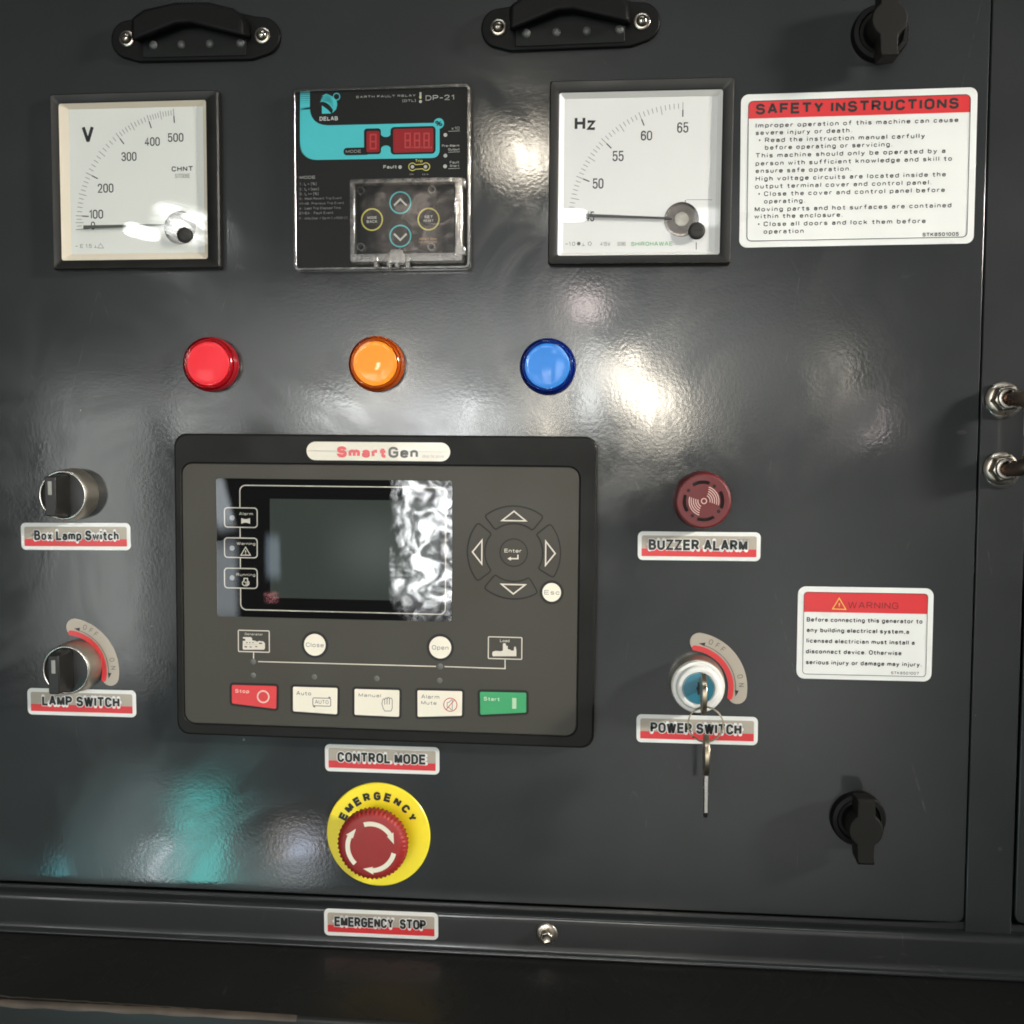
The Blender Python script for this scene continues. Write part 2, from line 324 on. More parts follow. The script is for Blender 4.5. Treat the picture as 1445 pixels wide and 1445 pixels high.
def roundpoly(P, r, n=4):
    out = []; m = len(P)
    for i in range(m):
        a, b, c = Vector(P[i-1]), Vector(P[i]), Vector(P[(i+1)%m]); u = (a-b).normalized(); v = (c-b).normalized()
        ang = u.angle(v); d = min(r/math.tan(ang/2), (a-b).length*.45, (c-b).length*.45); p0 = b+u*d; p1 = b+v*d
        for k in range(n+1):
            t = k/n; q = p0*(1-t)**2+b*2*t*(1-t)+p1*t*t; out.append((q.x,q.y))
    return out
def sector(cx, cy, r0, r1, a0, a1, n=16, r=0):
    o = [(cx+r1*math.cos(rad(a0+(a1-a0)*k/n)), cy+r1*math.sin(rad(a0+(a1-a0)*k/n))) for k in range(n+1)]
    i = [(cx+r0*math.cos(rad(a1+(a0-a1)*k/n)), cy+r0*math.sin(rad(a1+(a0-a1)*k/n))) for k in range(n+1)]
    if not r: return o+i
    p = o+i; idx = {0, n, n+1, 2*n+1}; out = []
    for k in range(len(p)):
        if k in idx:
            a, b, c = Vector(p[k-1]), Vector(p[k]), Vector(p[(k+1)%len(p)]); u = (a-b); v = (c-b); u = u.normalized()*min(r, u.length*.45); v = v.normalized()*min(r, v.length*.45)
            for t in (0,.25,.5,.75,1): q = (b+u)*(1-t)**2+b*2*t*(1-t)+(b+v)*t*t; out.append((q.x,q.y))
        else: out.append(p[k])
    return out
# own stroke lettering: polylines on a 10 high grid, a third number rounds that corner
FONT = {
'A':[[(0,0),(2.95,10),(3.55,10),(6.5,0)],[(1.2,3.2),(5.3,3.2)]], 'B':[[(0,0),(0,10),(5.4,10,2.3),(5.4,5.3,2.3),(0,5.3)],[(0,5.3),(6,5.3,2.6),(6,0,2.6),(0,0)]],
'C':[[(6,7),(6,10,3),(0,10,3),(0,0,3),(6,0,3),(6,3)]], 'D':[[(0,0),(0,10),(6,10,3.6),(6,0,3.6),(0,0)]], 'E':[[(5.4,10),(0,10),(0,0),(5.6,0)],[(0,5.2),(5,5.2)]],
'F':[[(5.3,10),(0,10),(0,0)],[(0,5.1),(4.8,5.1)]], 'G':[[(6,7.4),(6,10,3),(0,10,3),(0,0,3),(6.2,0,2.6),(6.2,4.8),(3.4,4.8)]], 'H':[[(0,0),(0,10)],[(6,0),(6,10)],[(0,5.2),(6,5.2)]],
'I':[[(0,0),(0,10)]], 'J':[[(4.5,10),(4.5,0,2.3),(0,0,2.3),(0,3)]], 'K':[[(0,0),(0,10)],[(5.8,10),(0,3.6)],[(2.1,5.9),(6.1,0)]], 'L':[[(0,10),(0,0),(5,0)]],
'M':[[(0,0),(0,10)],[(.2,9.7),(3.4,1.2),(3.8,1.2),(7,9.7)],[(7.2,10),(7.2,0)]], 'N':[[(0,0),(0,10)],[(.2,9.5),(5.8,.5)],[(6,0),(6,10)]], 'O':[[(0,5),(0,10,3.1),(6.4,10,3.1),(6.4,0,3.1),(0,0,3.1),(0,5)]],
'P':[[(0,0),(0,10),(5.8,10,2.7),(5.8,4.6,2.7),(0,4.6)]], 'Q':[[(0,5),(0,10,3.1),(6.4,10,3.1),(6.4,0,3.1),(0,0,3.1),(0,5)],[(4,2.5),(6.8,-.8)]],
'R':[[(0,0),(0,10),(5.8,10,2.6),(5.8,4.8,2.6),(0,4.8)],[(3.2,4.8),(6,0)]], 'S':[[(5.7,7.5),(5.7,10,2.5),(.2,10,2.5),(.2,5.2,2.3),(6,5.2,2.5),(6,0,2.6),(0,0,2.6),(0,2.7)]],
'T':[[(0,10),(6,10)],[(3,10),(3,0)]], 'U':[[(0,10),(0,0,3),(6,0,3),(6,10)]], 'V':[[(0,10),(2.85,0),(3.35,0),(6.2,10)]], 'W':[[(0,10),(2.1,0),(2.5,0),(4.4,9.6),(4.8,9.6),(6.7,0),(7.1,0),(9.2,10)]],
'X':[[(0,0),(6,10)],[(0,10),(6,0)]], 'Y':[[(0,10),(3,4.6),(6,10)],[(3,4.6),(3,0)]], 'Z':[[(0,10),(5.8,10),(0,0),(6,0)]],
'0':[[(0,5),(0,10,2.7),(5.4,10,2.7),(5.4,0,2.7),(0,0,2.7),(0,5)]], '1':[[(.2,7.6),(2.6,10),(2.6,0)]], '2':[[(0,7.2),(0,10,2.6),(5.2,10,2.6),(5.2,5.8,1.6),(0,0),(5.5,0)]],
'3':[[(0,7.7),(0,10,2.4),(5.1,10,2.4),(5.1,5.3,2.2),(1.8,5.3)],[(2.8,5.3),(5.5,5.3,2.4),(5.5,0,2.5),(0,0,2.5),(0,2.5)]], '4':[[(4,0),(4,10),(0,3),(5.7,3)]],
'5':[[(5,10),(.6,10),(.2,4.9),(1.2,6.3,.9),(5.4,6.3,2.5),(5.4,0,2.6),(0,0,2.6),(0,2.5)]], '6':[[(5.2,7.9),(5.2,10,2.4),(0,10,2.6),(0,0,2.6),(5.4,0,2.6),(5.4,5.9,2.5),(0,5.9,2.3),(0,3)]],
'7':[[(0,10),(5.4,10),(1.8,0)]], '8':[[(.3,7.6),(.3,10,2.3),(5.1,10,2.3),(5.1,5.3,2.2),(.3,5.3,2.2),(.3,7.6)],[(0,2.6),(0,5.3,2.4),(5.4,5.3,2.4),(5.4,0,2.5),(0,0,2.5),(0,2.6)]],
'9':[[(.2,2.1),(.2,0,2.4),(5.4,0,2.6),(5.4,10,2.6),(0,10,2.6),(0,4.1,2.5),(5.4,4.1,2.3),(5.4,7)]],
'a':[[(.3,5.6),(.3,7.3,1.7),(4.5,7.3,2),(4.5,0)],[(4.5,4.3),(0,4.3,1.9),(0,0,1.9),(4.5,0,1.6),(4.5,2.6)]], 'b':[[(0,10),(0,0)],[(0,3.6),(0,7.3,2.2),(4.8,7.3,2.3),(4.8,0,2.3),(0,0,2.2),(0,3.6)]],
'c':[[(4.4,5.4),(4.4,7.3,2.1),(0,7.3,2.3),(0,0,2.3),(4.4,0,2.1),(4.4,2)]], 'd':[[(4.8,10),(4.8,0)],[(4.8,3.6),(4.8,7.3,2.2),(0,7.3,2.3),(0,0,2.3),(4.8,0,2.2),(4.8,3.6)]],
'e':[[(0,3.8),(4.7,3.8),(4.7,7.3,2.3),(0,7.3,2.3),(0,0,2.3),(4.5,0,2),(4.6,1.7)]], 'f':[[(3.3,10),(1.5,10,1.4),(1.5,0)],[(0,7.1),(3.2,7.1)]],
'g':[[(4.8,7.3),(4.8,-3,2.1),(.2,-3,2),(.2,-1.7)],[(4.8,3.6),(4.8,7.3,2.2),(0,7.3,2.3),(0,0,2.3),(4.8,0,2.2),(4.8,3.6)]], 'h':[[(0,0),(0,10)],[(0,4),(0,7.3,2.1),(4.4,7.3,2.1),(4.4,0)]],
'i':[[(0,0),(0,7.2)],[(0,9),(0,10.2)]], 'j':[[(.8,7.2),(.8,-3,1.2),(-.4,-3)],[(.8,9),(.8,10.2)]], 'k':[[(0,0),(0,10)],[(4.2,7.3),(0,2.9)],[(1.6,4.7),(4.6,0)]], 'l':[[(0,0),(0,10)]],
'm':[[(0,0),(0,7.3)],[(0,4.5),(0,7.3,2),(3.8,7.3,1.9),(3.8,0)],[(3.8,4.5),(3.8,7.3,1.9),(7.6,7.3,1.9),(7.6,0)]], 'n':[[(0,0),(0,7.3)],[(0,4),(0,7.3,2.1),(4.4,7.3,2.1),(4.4,0)]],
'o':[[(0,3.6),(0,7.3,2.4),(4.9,7.3,2.4),(4.9,0,2.4),(0,0,2.4),(0,3.6)]], 'p':[[(0,-3),(0,7.3)],[(0,3.6),(0,7.3,2.2),(4.8,7.3,2.3),(4.8,0,2.3),(0,0,2.2),(0,3.6)]],
'q':[[(4.8,-3),(4.8,7.3)],[(4.8,3.6),(4.8,7.3,2.2),(0,7.3,2.3),(0,0,2.3),(4.8,0,2.2),(4.8,3.6)]], 'r':[[(0,0),(0,7.3)],[(0,4.4),(0,7.3,2.2),(2.7,7.3)]],
's':[[(4.1,5.6),(4.1,7.3,1.7),(.1,7.3,1.7),(.1,3.8,1.6),(4.3,3.8,1.7),(4.3,0,1.8),(0,0,1.8),(0,1.8)]], 't':[[(1.5,9.6),(1.5,0,1.4),(3.2,0)],[(0,7.1),(3.2,7.1)]],
'u':[[(0,7.3),(0,0,2.1),(4.4,0,2.1),(4.4,3.4)],[(4.4,7.3),(4.4,0)]], 'v':[[(0,7.3),(2.4,0),(4.8,7.3)]], 'w':[[(0,7.3),(1.8,0),(3.6,6.8),(5.4,0),(7.2,7.3)]], 'x':[[(0,0),(4.4,7.3)],[(0,7.3),(4.4,0)]],
'y':[[(0,7.3),(2.4,0)],[(4.8,7.3),(1.6,-3,.8),(.2,-3)]], 'z':[[(0,7.3),(4.2,7.3),(0,0),(4.4,0)]],
'.':[[(0,0),(0,1.0)]], ',':[[(.5,1),(0,-1.4)]], '-':[[(0,4.4),(3,4.4)]], '!':[[(0,10),(0,3.4)],[(0,0),(0,1.1)]], ':':[[(0,0),(0,1)],[(0,5),(0,6)]], '/':[[(0,0),(3.6,10)]],
'(':[[(1.6,11),(0,11,1),(0,-1.5,1.6),(1.6,-1.5)]], ')':[[(0,11),(1.6,11,1),(1.6,-1.5,1.6),(0,-1.5)]], '>':[[(0,1.6),(4.4,4.4),(0,7.2)]], '~':[[(0,4),(1.6,5.6,.8),(3.4,3.6,.8),(5,5.2)]],
'%':[[(0,7.6),(0,10,1.4),(2.8,10,1.4),(2.8,5.6,1.4),(0,5.6,1.4),(0,7.6)],[(4.6,2),(4.6,4.4,1.4),(7.4,4.4,1.4),(7.4,0,1.4),(4.6,0,1.4),(4.6,2)],[(1.4,0),(6,10)]],
'@':[[(0,0),(5,0)],[(2.5,0),(2.5,7)]], '*':[[(0,3.4),(0,5.8,.9),(1.8,5.8,.9),(1.8,3.4,.9),(0,3.4,.9),(0,4.6)]], '_':[[(0,-2.4),(0,1.2,.9),(1.6,1.2,.9),(1.6,-2.4,.9),(0,-2.4,.9),(0,-1)]] }
def _round(P):
    out = []
    for i, p in enumerate(P):
        if len(p) == 2 or i in (0, len(P)-1): out.append((p[0], p[1])); continue
        a, b, c = Vector(P[i-1][:2]), Vector(p[:2]), Vector(P[i+1][:2]); u = a-b; v = c-b; r = p[2]
        lu = u.length*(.5 if len(P[i-1]) > 2 else 1); lv = v.length*(.5 if len(P[i+1]) > 2 else 1)
        u = u.normalized()*min(r, lu); v = v.normalized()*min(r, lv)
        for k in range(7):
            t = k/6*PI/2; q = b+u*(1-math.sin(t))+v*(1-math.cos(t)); out.append((q.x, q.y))
    res = [out[0]]
    for q in out[1:]:
        if math.hypot(q[0]-res[-1][0], q[1]-res[-1][1]) > 1e-4: res.append(q)
    return res
_zs = [0]
def text(mb, s, x, y, z, cap, width=None, anchor='l', off=0., sp=1., rot=0, grow=0, wt=None):
    """stroke lettering with its baseline start (or middle) at x, y; cap = capital height, wt = stroke width in tenths of it"""
    if wt is None: wt = 1.15+off*42
    pen = 0; glyphs = []
    for ch in s:
        if ch == ' ': pen += 3.2*sp+wt*.4; continue
        g = FONT.get(ch)
        if g is None: continue
        gw = max(p[0] for st in g for p in st); glyphs.append((g, pen, gw)); pen += gw+wt+1.35*sp**2.4
    if not glyphs: return mb
    total = glyphs[-1][1]+glyphs[-1][2]+wt; ky = cap/10; kx = ky*.92 if width is None else width/total
    ox = 0 if anchor == 'l' else -total/2; sy = (10-wt)/10; cr, sr = math.cos(rot), math.sin(rot)
    n = 0
    low = {id(FONT[c_]) for c_ in 'abcdefghijklmnopqrstuvwxyz'}
    for g, p0, gw in glyphs:
        yf = (lambda q: q*(7.2-wt)/7.3 if q <= 7.3 else q-wt-.1+(q-7.3)*.04) if id(g) in low else (lambda q: q*sy)
        for st in g:
            closed = st[0] == st[-1] and len(st) > 3
            P = [((q[0]+p0+wt/2+ox)*kx, (yf(q[1])+wt/2)*ky) for q in _round(st)]
            if closed: P = P[:-1]
            else:
                for a_, b_ in ((0,1),(-1,-2)):
                    d = Vector(P[a_])-Vector(P[b_]); d = d.normalized()*(grow*.5+(wt*.28 if abs(d.y) < abs(d.x)*.2 else 0))*ky; P[a_] = (P[a_][0]+d.x, P[a_][1]+d.y)
            P = [(x+a*cr-b*sr, y+a*sr+b*cr) for a, b in P]
            wl_ = (min(wt, 2.2) if wt < 2.9 else 2.75) if id(g) in low else wt
            n += 1; lw = (wl_*min(1.0, .5+.5*kx/ky)+grow)*ky; mb.line(P, lw, z+.0025*(n % 9), closed, .6 if not grow else .8)
            if grow:
                for q_ in P[::2] if len(P) > 8 else P: mb.disc(q_[0], q_[1], lw*.5, z-.004, 10)
    return mb

class Item:
    def __init__(s, name, label, cat, u, v, h=0, z0=0, rot=0, group=None, kind=None, xy=None):
        X, Y = xy if xy else at(u, v, h)
        s.X, s.Y, s.z0, s.r = X, Y, z0, rot
        o = bpy.data.objects.new(name, None); C.objects.link(o); o.empty_display_size = .01
        o.location = W(X, Y, z0); o.rotation_euler = (0, -rot, 0)
        if label: o['label'] = label
        if cat: o['category'] = cat
        if group: o['group'] = group
        if kind: o['kind'] = kind
        s.o = o
    def L(s, u, v, h=None):
        X, Y = at(u, v, s.z0 if h is None else h); dx, dy = X-s.X, Y-s.Y; c, n = math.cos(-s.r), math.sin(-s.r)
        return (dx*c-dy*n, dx*n+dy*c)
    def part(s, name, mb, m, bevel=0, parent=None, smooth=35, label=None, seg=2, kind=None):
        me = bpy.data.meshes.new(name); me.from_pydata([W(*p) for p in mb.v], [], mb.f); me.validate(); me.update()
        if smooth:
            me.polygons.foreach_set('use_smooth', [True]*len(me.polygons)); me.set_sharp_from_angle(angle=rad(smooth))
        me.materials.append(m)
        o = bpy.data.objects.new(name, me); C.objects.link(o); o.parent = parent or s.o
        if bevel:
            b = o.modifiers.new('bevel', 'BEVEL'); b.width = bevel*.001; b.segments = seg; b.limit_method = 'ANGLE'; b.angle_limit = rad(40); b.harden_normals = False
        if label: o['label'] = label
        if kind: o['kind'] = kind
        return o
def single(name, mb, m, label, cat, bevel=0, kind=None, **k):
    it = Item.__new__(Item); it.X = it.Y = it.z0 = it.r = 0
    class P: pass
    it.o = None
    me = bpy.data.meshes.new(name); me.from_pydata([W(*p) for p in mb.v], [], mb.f); me.validate()
    me.polygons.foreach_set('use_smooth', [True]*len(me.polygons)); me.set_sharp_from_angle(angle=rad(35)); me.materials.append(m)
    o = bpy.data.objects.new(name, me); C.objects.link(o)
    if bevel:
        b = o.modifiers.new('bevel', 'BEVEL'); b.width = bevel*.001; b.segments = 3; b.limit_method = 'ANGLE'; b.angle_limit = rad(40)
    if label: o['label'] = label
    if cat: o['category'] = cat
    if kind: o['kind'] = kind
    it.o = o
    return it
Z = .06   # thickness of one printed layer

# ================================================================== enclosure
# dark inside of the enclosure, seen only through the seams
single('enclosure_back', MB().prism(rrect(0, 0, 1100, 900, 2), -60, -40), DEEP, None, None, kind='structure')
PR, PB = 250.0, -223.3      # right and lower edge of the hinged panel
pan = [(-470, 470), (-470, PB), (PR-4, PB), (PR-2.6, PB+.4), (PR-1.2, PB+1.2), (PR-.4, PB+2.6), (PR, PB+4), (PR, 470)]
panel = single('control_panel', MB().prism(pan, -2.0, 0), SLATE, 'dark slate grey glossy steel control panel carrying all the gauges, lamps and switches', 'control panel', bevel=.35)
# frame beside and below the panel
fr = Item('enclosure_frame', 'narrow slate steel frame post between the panel and the next door, with the strip below', 'frame', 0, 0, xy=(0, 0))
mb = MB().prism([(PR+.9, 470), (PR+.9, PB-.2), (PR+.9, -233), (275.0, -233), (275.0, -216), (275.0, 470)], -2, -.15)
fr.part('post', mb, SLATE2, .6)
fr.part('lower_strip', MB().prism([(-470, PB-2.9), (-470, -232), (430, -232), (430, PB-1.9), (277, PB-1.4), (275.2, PB-.9), (PR+1.0, PB-.9), (PR-30, PB-2.3)], -6, -2.6), SLATE2, .5)
nd = [(276.3, 470), (276.3, PB+5.5), (276.9, PB+3.2), (278.4, PB+1.4), (280.5, PB+.8), (430, PB+.8), (430, 470)]
single('side_door', MB().prism(nd, -2, .2), SLATE2, 'edge of the neighbouring slate steel door beyond the frame post', 'door', bevel=.8)
# rail along the foot of the panel and the black base shelf under it
rl = Item('lower_rail', 'raised slate steel rail running under the panel, rounded ridges along its edges', 'rail', 0, 0, xy=(0, 0))
def extr(prof, x0=-470, x1=430, n=2): return MB().loft([[(x0+(x1-x0)*k/(n-1), y, z) for y, z in prof] for k in range(n)], closed=False)
prof = [(-228.2, -6), (-228.3, -1), (-228.5, 1.0), (-229.0, 2.6), (-229.8, 3.6), (-230.8, 4.0), (-233, 4.0), (-245, 4.0), (-248.3, 4.0), (-248.9, 4.3), (-249.3, 5.2), (-249.9, 6.3), (-250.8, 6.6), (-251.6, 6.2), (-252.0, 5.2), (-252.3, 3)]
rl.part('rail_face', extr(prof[::-1]), SLATE2, smooth=80)
bs = Item('base_frame', 'black glossy base ledge jutting out below the rail, its front edge worn bare at left', 'base', 0, 0, xy=(0, 0))
prof = [(-252.2, -6), (-252.2, 74.5), (-252.5, 75.6), (-253.2, 76.4), (-254.2, 76.8), (-256.5, 77.0), (-330, 77.0)]
bs.part('ledge', extr(prof[::-1]), SHELF, smooth=80)
mb = MB(); xs = np.linspace(-330, -95, 60); top = []; bot = []
for i, x in enumerate(xs):
    f = max(0, 1-(x+330)/235)**1.3; t = 1.1*f**.4+.5*math.sin(i*1.7)*.5+.3*math.sin(i*4.1); top.append((x, -252.1, 75.4-max(.1, 1.8+t*1.3)*(.02+1.3*f**.5))); bot.append(x)
rings = [[p for p in top], [(x, -252.42, 75.55) for x in xs], [(x, -253.1, 76.48) for x in xs], [(x, -254.1, 76.95) for x in xs], [(x, -254.3-(1.3+.5*math.sin(j*.9))*max(0, 1-j/60)**.5, 77.14) for j, x in enumerate(xs)]]
mb.loft(rings[::-1], closed=False); bs.part('worn_edge', mb, WORN, smooth=60, label='scuffed brownish bare edge where the paint is worn off')

# ================================================================== printed label plates
def plate(name, label, txt, corners, tx, ty, z0=0, rot=0, capmm=None, redfrac=.37):
    """corners: TL, TR, BR, BL in the photo; tx = lettering x range, ty = lettering y range"""
    u = sum(c[0] for c in corners)/4; v = sum(c[1] for c in corners)/4
    it = Item(name, label, 'label', u, v, z0+.3, z0, rot, 'silver and red name plates of the controls')
    w_, h_ = 65.4, 15.6
    it.part('plate', MB().prism(rrect(0, 0, w_, h_, 2.8), .02, .35), WHITES, .12)
    iw, ih = w_-4.2, h_-4.4
    it.part('silver_band', MB().flat(rrect(0, 0, iw, ih, 1.1), .35+Z), TAUPE, smooth=0)
    it.part('red_band', MB().flat(box((-iw/2, -ih/2), (iw/2, -ih/2+ih*redfrac), .35), .35+2*Z), REDP, smooth=0)
    a = it.L(tx[0], ty[1], z0+.4); b = it.L(tx[1], ty[1], z0+.4); t = it.L(tx[0], ty[0], z0+.4)
    cap = capmm or 6.1; wd = b[0]-a[0]; yb = -2.35
    it.part('lettering_outline', text(MB(), txt, (a[0]+b[0])/2, yb, .35+3*Z, cap, wd, 'c', wt=2.6, grow=1.25, sp=1.0), WHITES, smooth=0)
    it.part('lettering', text(MB(), txt, (a[0]+b[0])/2, yb, .35+4*Z, cap, wd, 'c', wt=2.6, sp=1.0), INK, smooth=0)
    return it
plate('name_plate', 'silver and red name plate reading Box Lamp Switch under the upper rotary switch', 'Box Lamp Switch', [(29,739.3),(183.5,735.7),(183.5,774.7),(30,778.6)], (49,168), (750,767), rot=.007)
plate('name_plate', 'silver and red name plate reading LAMP SWITCH under the lower rotary switch', 'LAMP SWITCH', [(38.7,970.9),(191.5,974),(191,1012.4),(38.7,1008.5)], (60,169), (984,1001))
plate('name_plate', 'silver and red name plate reading BUZZER ALARM under the maroon buzzer', 'BUZZER ALARM', [(898.5,750),(1073.8,751),(1073.8,791.9),(898.5,790.5)], (915.3,1054.5), (763,779), rot=.001)
plate('name_plate', 'silver and red name plate reading POWER SWITCH behind the hanging key ring', 'POWER SWITCH', [(897.4,1008),(1069.3,1011.2),(1069.3,1051.6),(897,1048)], (918,1046), (1022,1038), rot=.002)
plate('name_plate', 'silver and red name plate reading CONTROL MODE under the controller module', 'CONTROL MODE', [(458.4,1050),(619.7,1055),(619.3,1093),(458,1088)], (476.5,600.6), (1063,1080))
plate('name_plate', 'silver and red name plate reading EMERGENCY STOP on the lower rail', 'EMERGENCY  STOP', [(457.6,1284),(617.5,1287.7),(616.8,1324.8),(457.6,1320)], (472.5,601), (1297,1312), z0=4.0, rot=.004)

# ================================================================== safety sticker
s = .263
def G(X, Y): return (1020+X*s, 90+Y*s)
st = Item('safety_sticker', 'large white sticker headed SAFETY INSTRUCTIONS in black on red, right of the Hz meter', 'sticker', 1208.9, 237.9, .2, 0, .003)
st.part('sheet', MB().prism(rrect(0, 0, 119.5, 79.1, 4.0), .02, .25), WHITES, .08)
bx0, bx1, by0, by1 = -59.75+3.9, 59.75-3.5, -39.55+3.3, 39.55-3.6
st.part('border_line', MB().line(box((bx0,by0),(bx1,by1),2.4), .35, .25+3*Z, True), INK, smooth=0)
hd = st.L(*G(130,296)); yb = hd[1]
mb = MB().flat([(bx0, yb), (bx1, yb)]+[p for p in box((bx0,by0),(bx1,by1),2.4)[:10]], .25+Z)
st.part('red_header', mb, REDP, smooth=0)
a = st.L(*G(175,278)); b = st.L(*G(1265,248))
st.part('heading', text(MB(), 'SAFETY INSTRUCTIONS', a[0], yb+1.9, .25+2*Z, 5.6, b[0]-a[0], wt=2.3, sp=1.1), INK, smooth=0)
rows = [('Improper operation of this machine can cause',175,1262,345),('severe injury or death.',175,692,384),('*',193,205,423),('Read the instruction manual carfully',225,1083,423),('before operating or servicing.',225,908,463),
 ('This machine should only be operated by a',175,1193,506),('person with sufficient knowledge and skill to',175,1228,548),('ensure safe operation.',175,688,588),('High voltage circuits are located inside the',175,1195,630),('output terminal cover and control panel.',172,1118,671),
 ('*',190,202,711),('Close the cover and control panel before',220,1190,711),('operating.',220,440,751),('Moving parts and hot surfaces are contained',170,1225,794),('within the enclosure.',168,642,832),('*',188,200,873),('Close all doors and lock them before',218,1087,873),('operation',218,433,913)]
mb = MB()
for tx, x0, x1, y in rows:
    p = st.L(*G(x0, y)); q = st.L(*G(x1, y))
    text(mb, tx, p[0], p[1], .25+Z, 2.45, None if tx == '*' else q[0]-p[0], wt=1.75, sp=1.3)
st.part('lettering', mb, INK, smooth=0)
p = st.L(*G(1070, 921)); q = st.L(*G(1265, 921))
st.part('part_number', text(MB(), 'STK8501005', p[0], p[1]-.6, .25+Z, 1.9, q[0]-p[0], off=.02, sp=1.1), INK, smooth=0)

# ================================================================== warning sticker
s = .1661
def G(X, Y): return (1100+X*s, 810+Y*s)
ws = Item('warning_sticker', 'small white sticker headed WARNING on red with a yellow triangle, right of the key switch', 'sticker', 1219.9, 894.4, .2, 0, -.001)
ws.part('sheet', MB().prism(rrect(0, 0, 70.4, 50.0, 4.2), .02, .25), WHITES, .08)
x0, x1 = -35.2+3.2, 35.2-3.0; y0, y1 = -25+2.6, 25-3.0
ws.part('border_line', MB().line(box((x0,y0),(x1,y1),1.8), .28, .25+3*Z, True), INK, smooth=0)
yb = ws.L(*G(215, 321))[1]
ws.part('red_header', MB().flat([(x0, yb), (x1, yb)]+box((x0,y0),(x1,y1),1.8)[:10], .25+Z), REDP, smooth=0)
a, b, c = ws.L(*G(450,296)), ws.L(*G(562,300)), ws.L(*G(506,204))
ws.part('warning_triangle', text(MB().line([a,b,c], .45, .25+2*Z, True), '!', (a[0]+b[0])/2, a[1]+.9, .25+2*Z, 2.6, None, 'c', .03), YELI, smooth=0)
a = ws.L(*G(580,292)); b = ws.L(*G(1008,292))
ws.part('heading', text(MB(), 'WARNING', a[0], a[1]+.15, .25+2*Z, 3.5, b[0]-a[0], wt=1.2, sp=1.1), DKRED, smooth=0)
mb = MB()
for tx, xa, xb, y in [('Before connecting this generator to',230,1213,403),('any building electrical system,a',230,1100,492),('licensed electrician must install a',228,1147,583),('disconnect device. Otherwise',223,1035,673),('serious injury or damage may injury.',223,1205,765)]:
    p = ws.L(*G(xa, y)); q = ws.L(*G(xb, y)); text(mb, tx, p[0], p[1], .25+Z, 2.45, q[0]-p[0], wt=2.0, sp=1.15)
ws.part('lettering', mb, INK, smooth=0)
p = ws.L(*G(945, 850)); q = ws.L(*G(1182, 853))
ws.part('part_number', text(MB(), 'STK8501007', p[0], p[1], .25+Z, 1.5, q[0]-p[0], off=.01, sp=1.1), INK, smooth=0)

# ================================================================== analogue meters
def meter(it, card, wall, op, card_in):
    """op = (x0,y0,x1,y1) of the window; card_in = inset of the card"""
    x0, y0, x1, y1 = op
    o = rrect(0, 0, 96, 96, 1.5, 4); i0 = box((x0,y0),(x1,y1), 1.2, 4)
    rings = [[(x,y,0) for x,y in o], [(x,y,5.0) for x,y in o], [(x*.985,y*.985,6.0) for x,y in o], [(x,y,5.2) for x,y in box((x0-.6,y0-.6),(x1+.6,y1+.6),1.4,4)], [(x,y,4.7) for x,y in i0], [(x,y,4.1) for x,y in i0]]
    it.part('bezel', MB().loft(rings), BEZEL, smooth=30)
    k = card_in; c = box((x0+k[0],y0+k[1]),(x1-k[2],y1-k[3]), .3, 4)
    it.part('dial_wall', MB().loft([[(x,y,4.6) for x,y in i0], [(x,y,2.35) for x,y in c]]), wall, smooth=0)
    it.part('dial_card', MB().flat(c, 2.4), card, smooth=0)
    it.part('window_glass', MB().prism(box((x0+.05,y0+.05),(x1-.05,y1-.05),1.2,4), 4.3, 4.62), GLASS, smooth=0)
def scalemarks(mb, cx, cy, r, majors, per, longat, z):
    pass
s = .29066
def G(X, Y): return (X*s, Y*s)
vm = Item('voltmeter', 'square black framed V meter with a cream dial reading 0 to 500, at upper left', 'meter', 189.2, 255, 6, 0, -.003, 'square needle meters')
p = vm.L(80.8,145.4,6); q = vm.L(292,364.5,6)
OPV = (p[0]+.0, vm.L(84.3,367,6)[1], q[0], vm.L(186,142.5,6)[1])
meter(vm, IVORY, IVORYW, OPV, (4.6, 3.8, 2.6, 2.6))
H = 2.46
def VL(X, Y): return vm.L(*G(X, Y), H)
c = VL(882, 1077); R0 = 522*s/2.475; zc = 2.4+Z
mb = MB(); mk = MB()
tick = lambda m, a, r0, r1, w_: m.line([(c[0]+r0*math.cos(rad(a)), c[1]+r0*math.sin(rad(a))), (c[0]+r1*math.cos(rad(a)), c[1]+r1*math.sin(rad(a)))], w_, zc)
mj = [183.2, 176, 153.1, 127.1, 108, 93.6]; per = [4, 10, 10, 10, 10]
for i, a in enumerate(mj):
    tick(mk, a, R0*.876, R0*.938, .62 if i else .3)
    tick(mb, a, R0*.938, R0, .3)
    if i < 5:
        for k in range(1, per[i]):
            aa = a+(mj[i+1]-a)*k/per[i]; tick(mb, aa, R0*(.925 if k*2 == per[i] else .943), R0*(1.0 if k*2 == per[i] else .99), .27)
vm.part('minor_scale', mb, INKG, smooth=0); 
for tx, X0, X1, Y0, Y1 in [('500',815,890,645,690),('400',703,775,665,710),('300',590,662,737,783),('200',475,550,890,937),('100',433,500,1017,1063),('0',442,461,1075,1115)]:
    p = VL(X0, Y1); q = VL(X1, Y0); text(mk, tx, p[0], p[1], zc, q[1]-p[1], q[0]-p[0], wt=1.5)
vm.part('major_scale', mk, mat('dark_grey_ink', (.03,.033,.03), .6), smooth=0)
p = VL(398, 690); q = VL(455, 608); vm.part('unit_letter', text(MB(), 'V', p[0], p[1], zc, q[1]-p[1], q[0]-p[0], wt=2.1), INK, smooth=0)
mb = MB(); p = VL(833, 833); q = VL(937, 806); text(mb, 'CHNT', p[0], p[1], zc, q[1]-p[1], q[0]-p[0], off=.02); vm.part('maker_name', mb, mat('dark_grey_ink', (.03,.033,.03)), smooth=0)
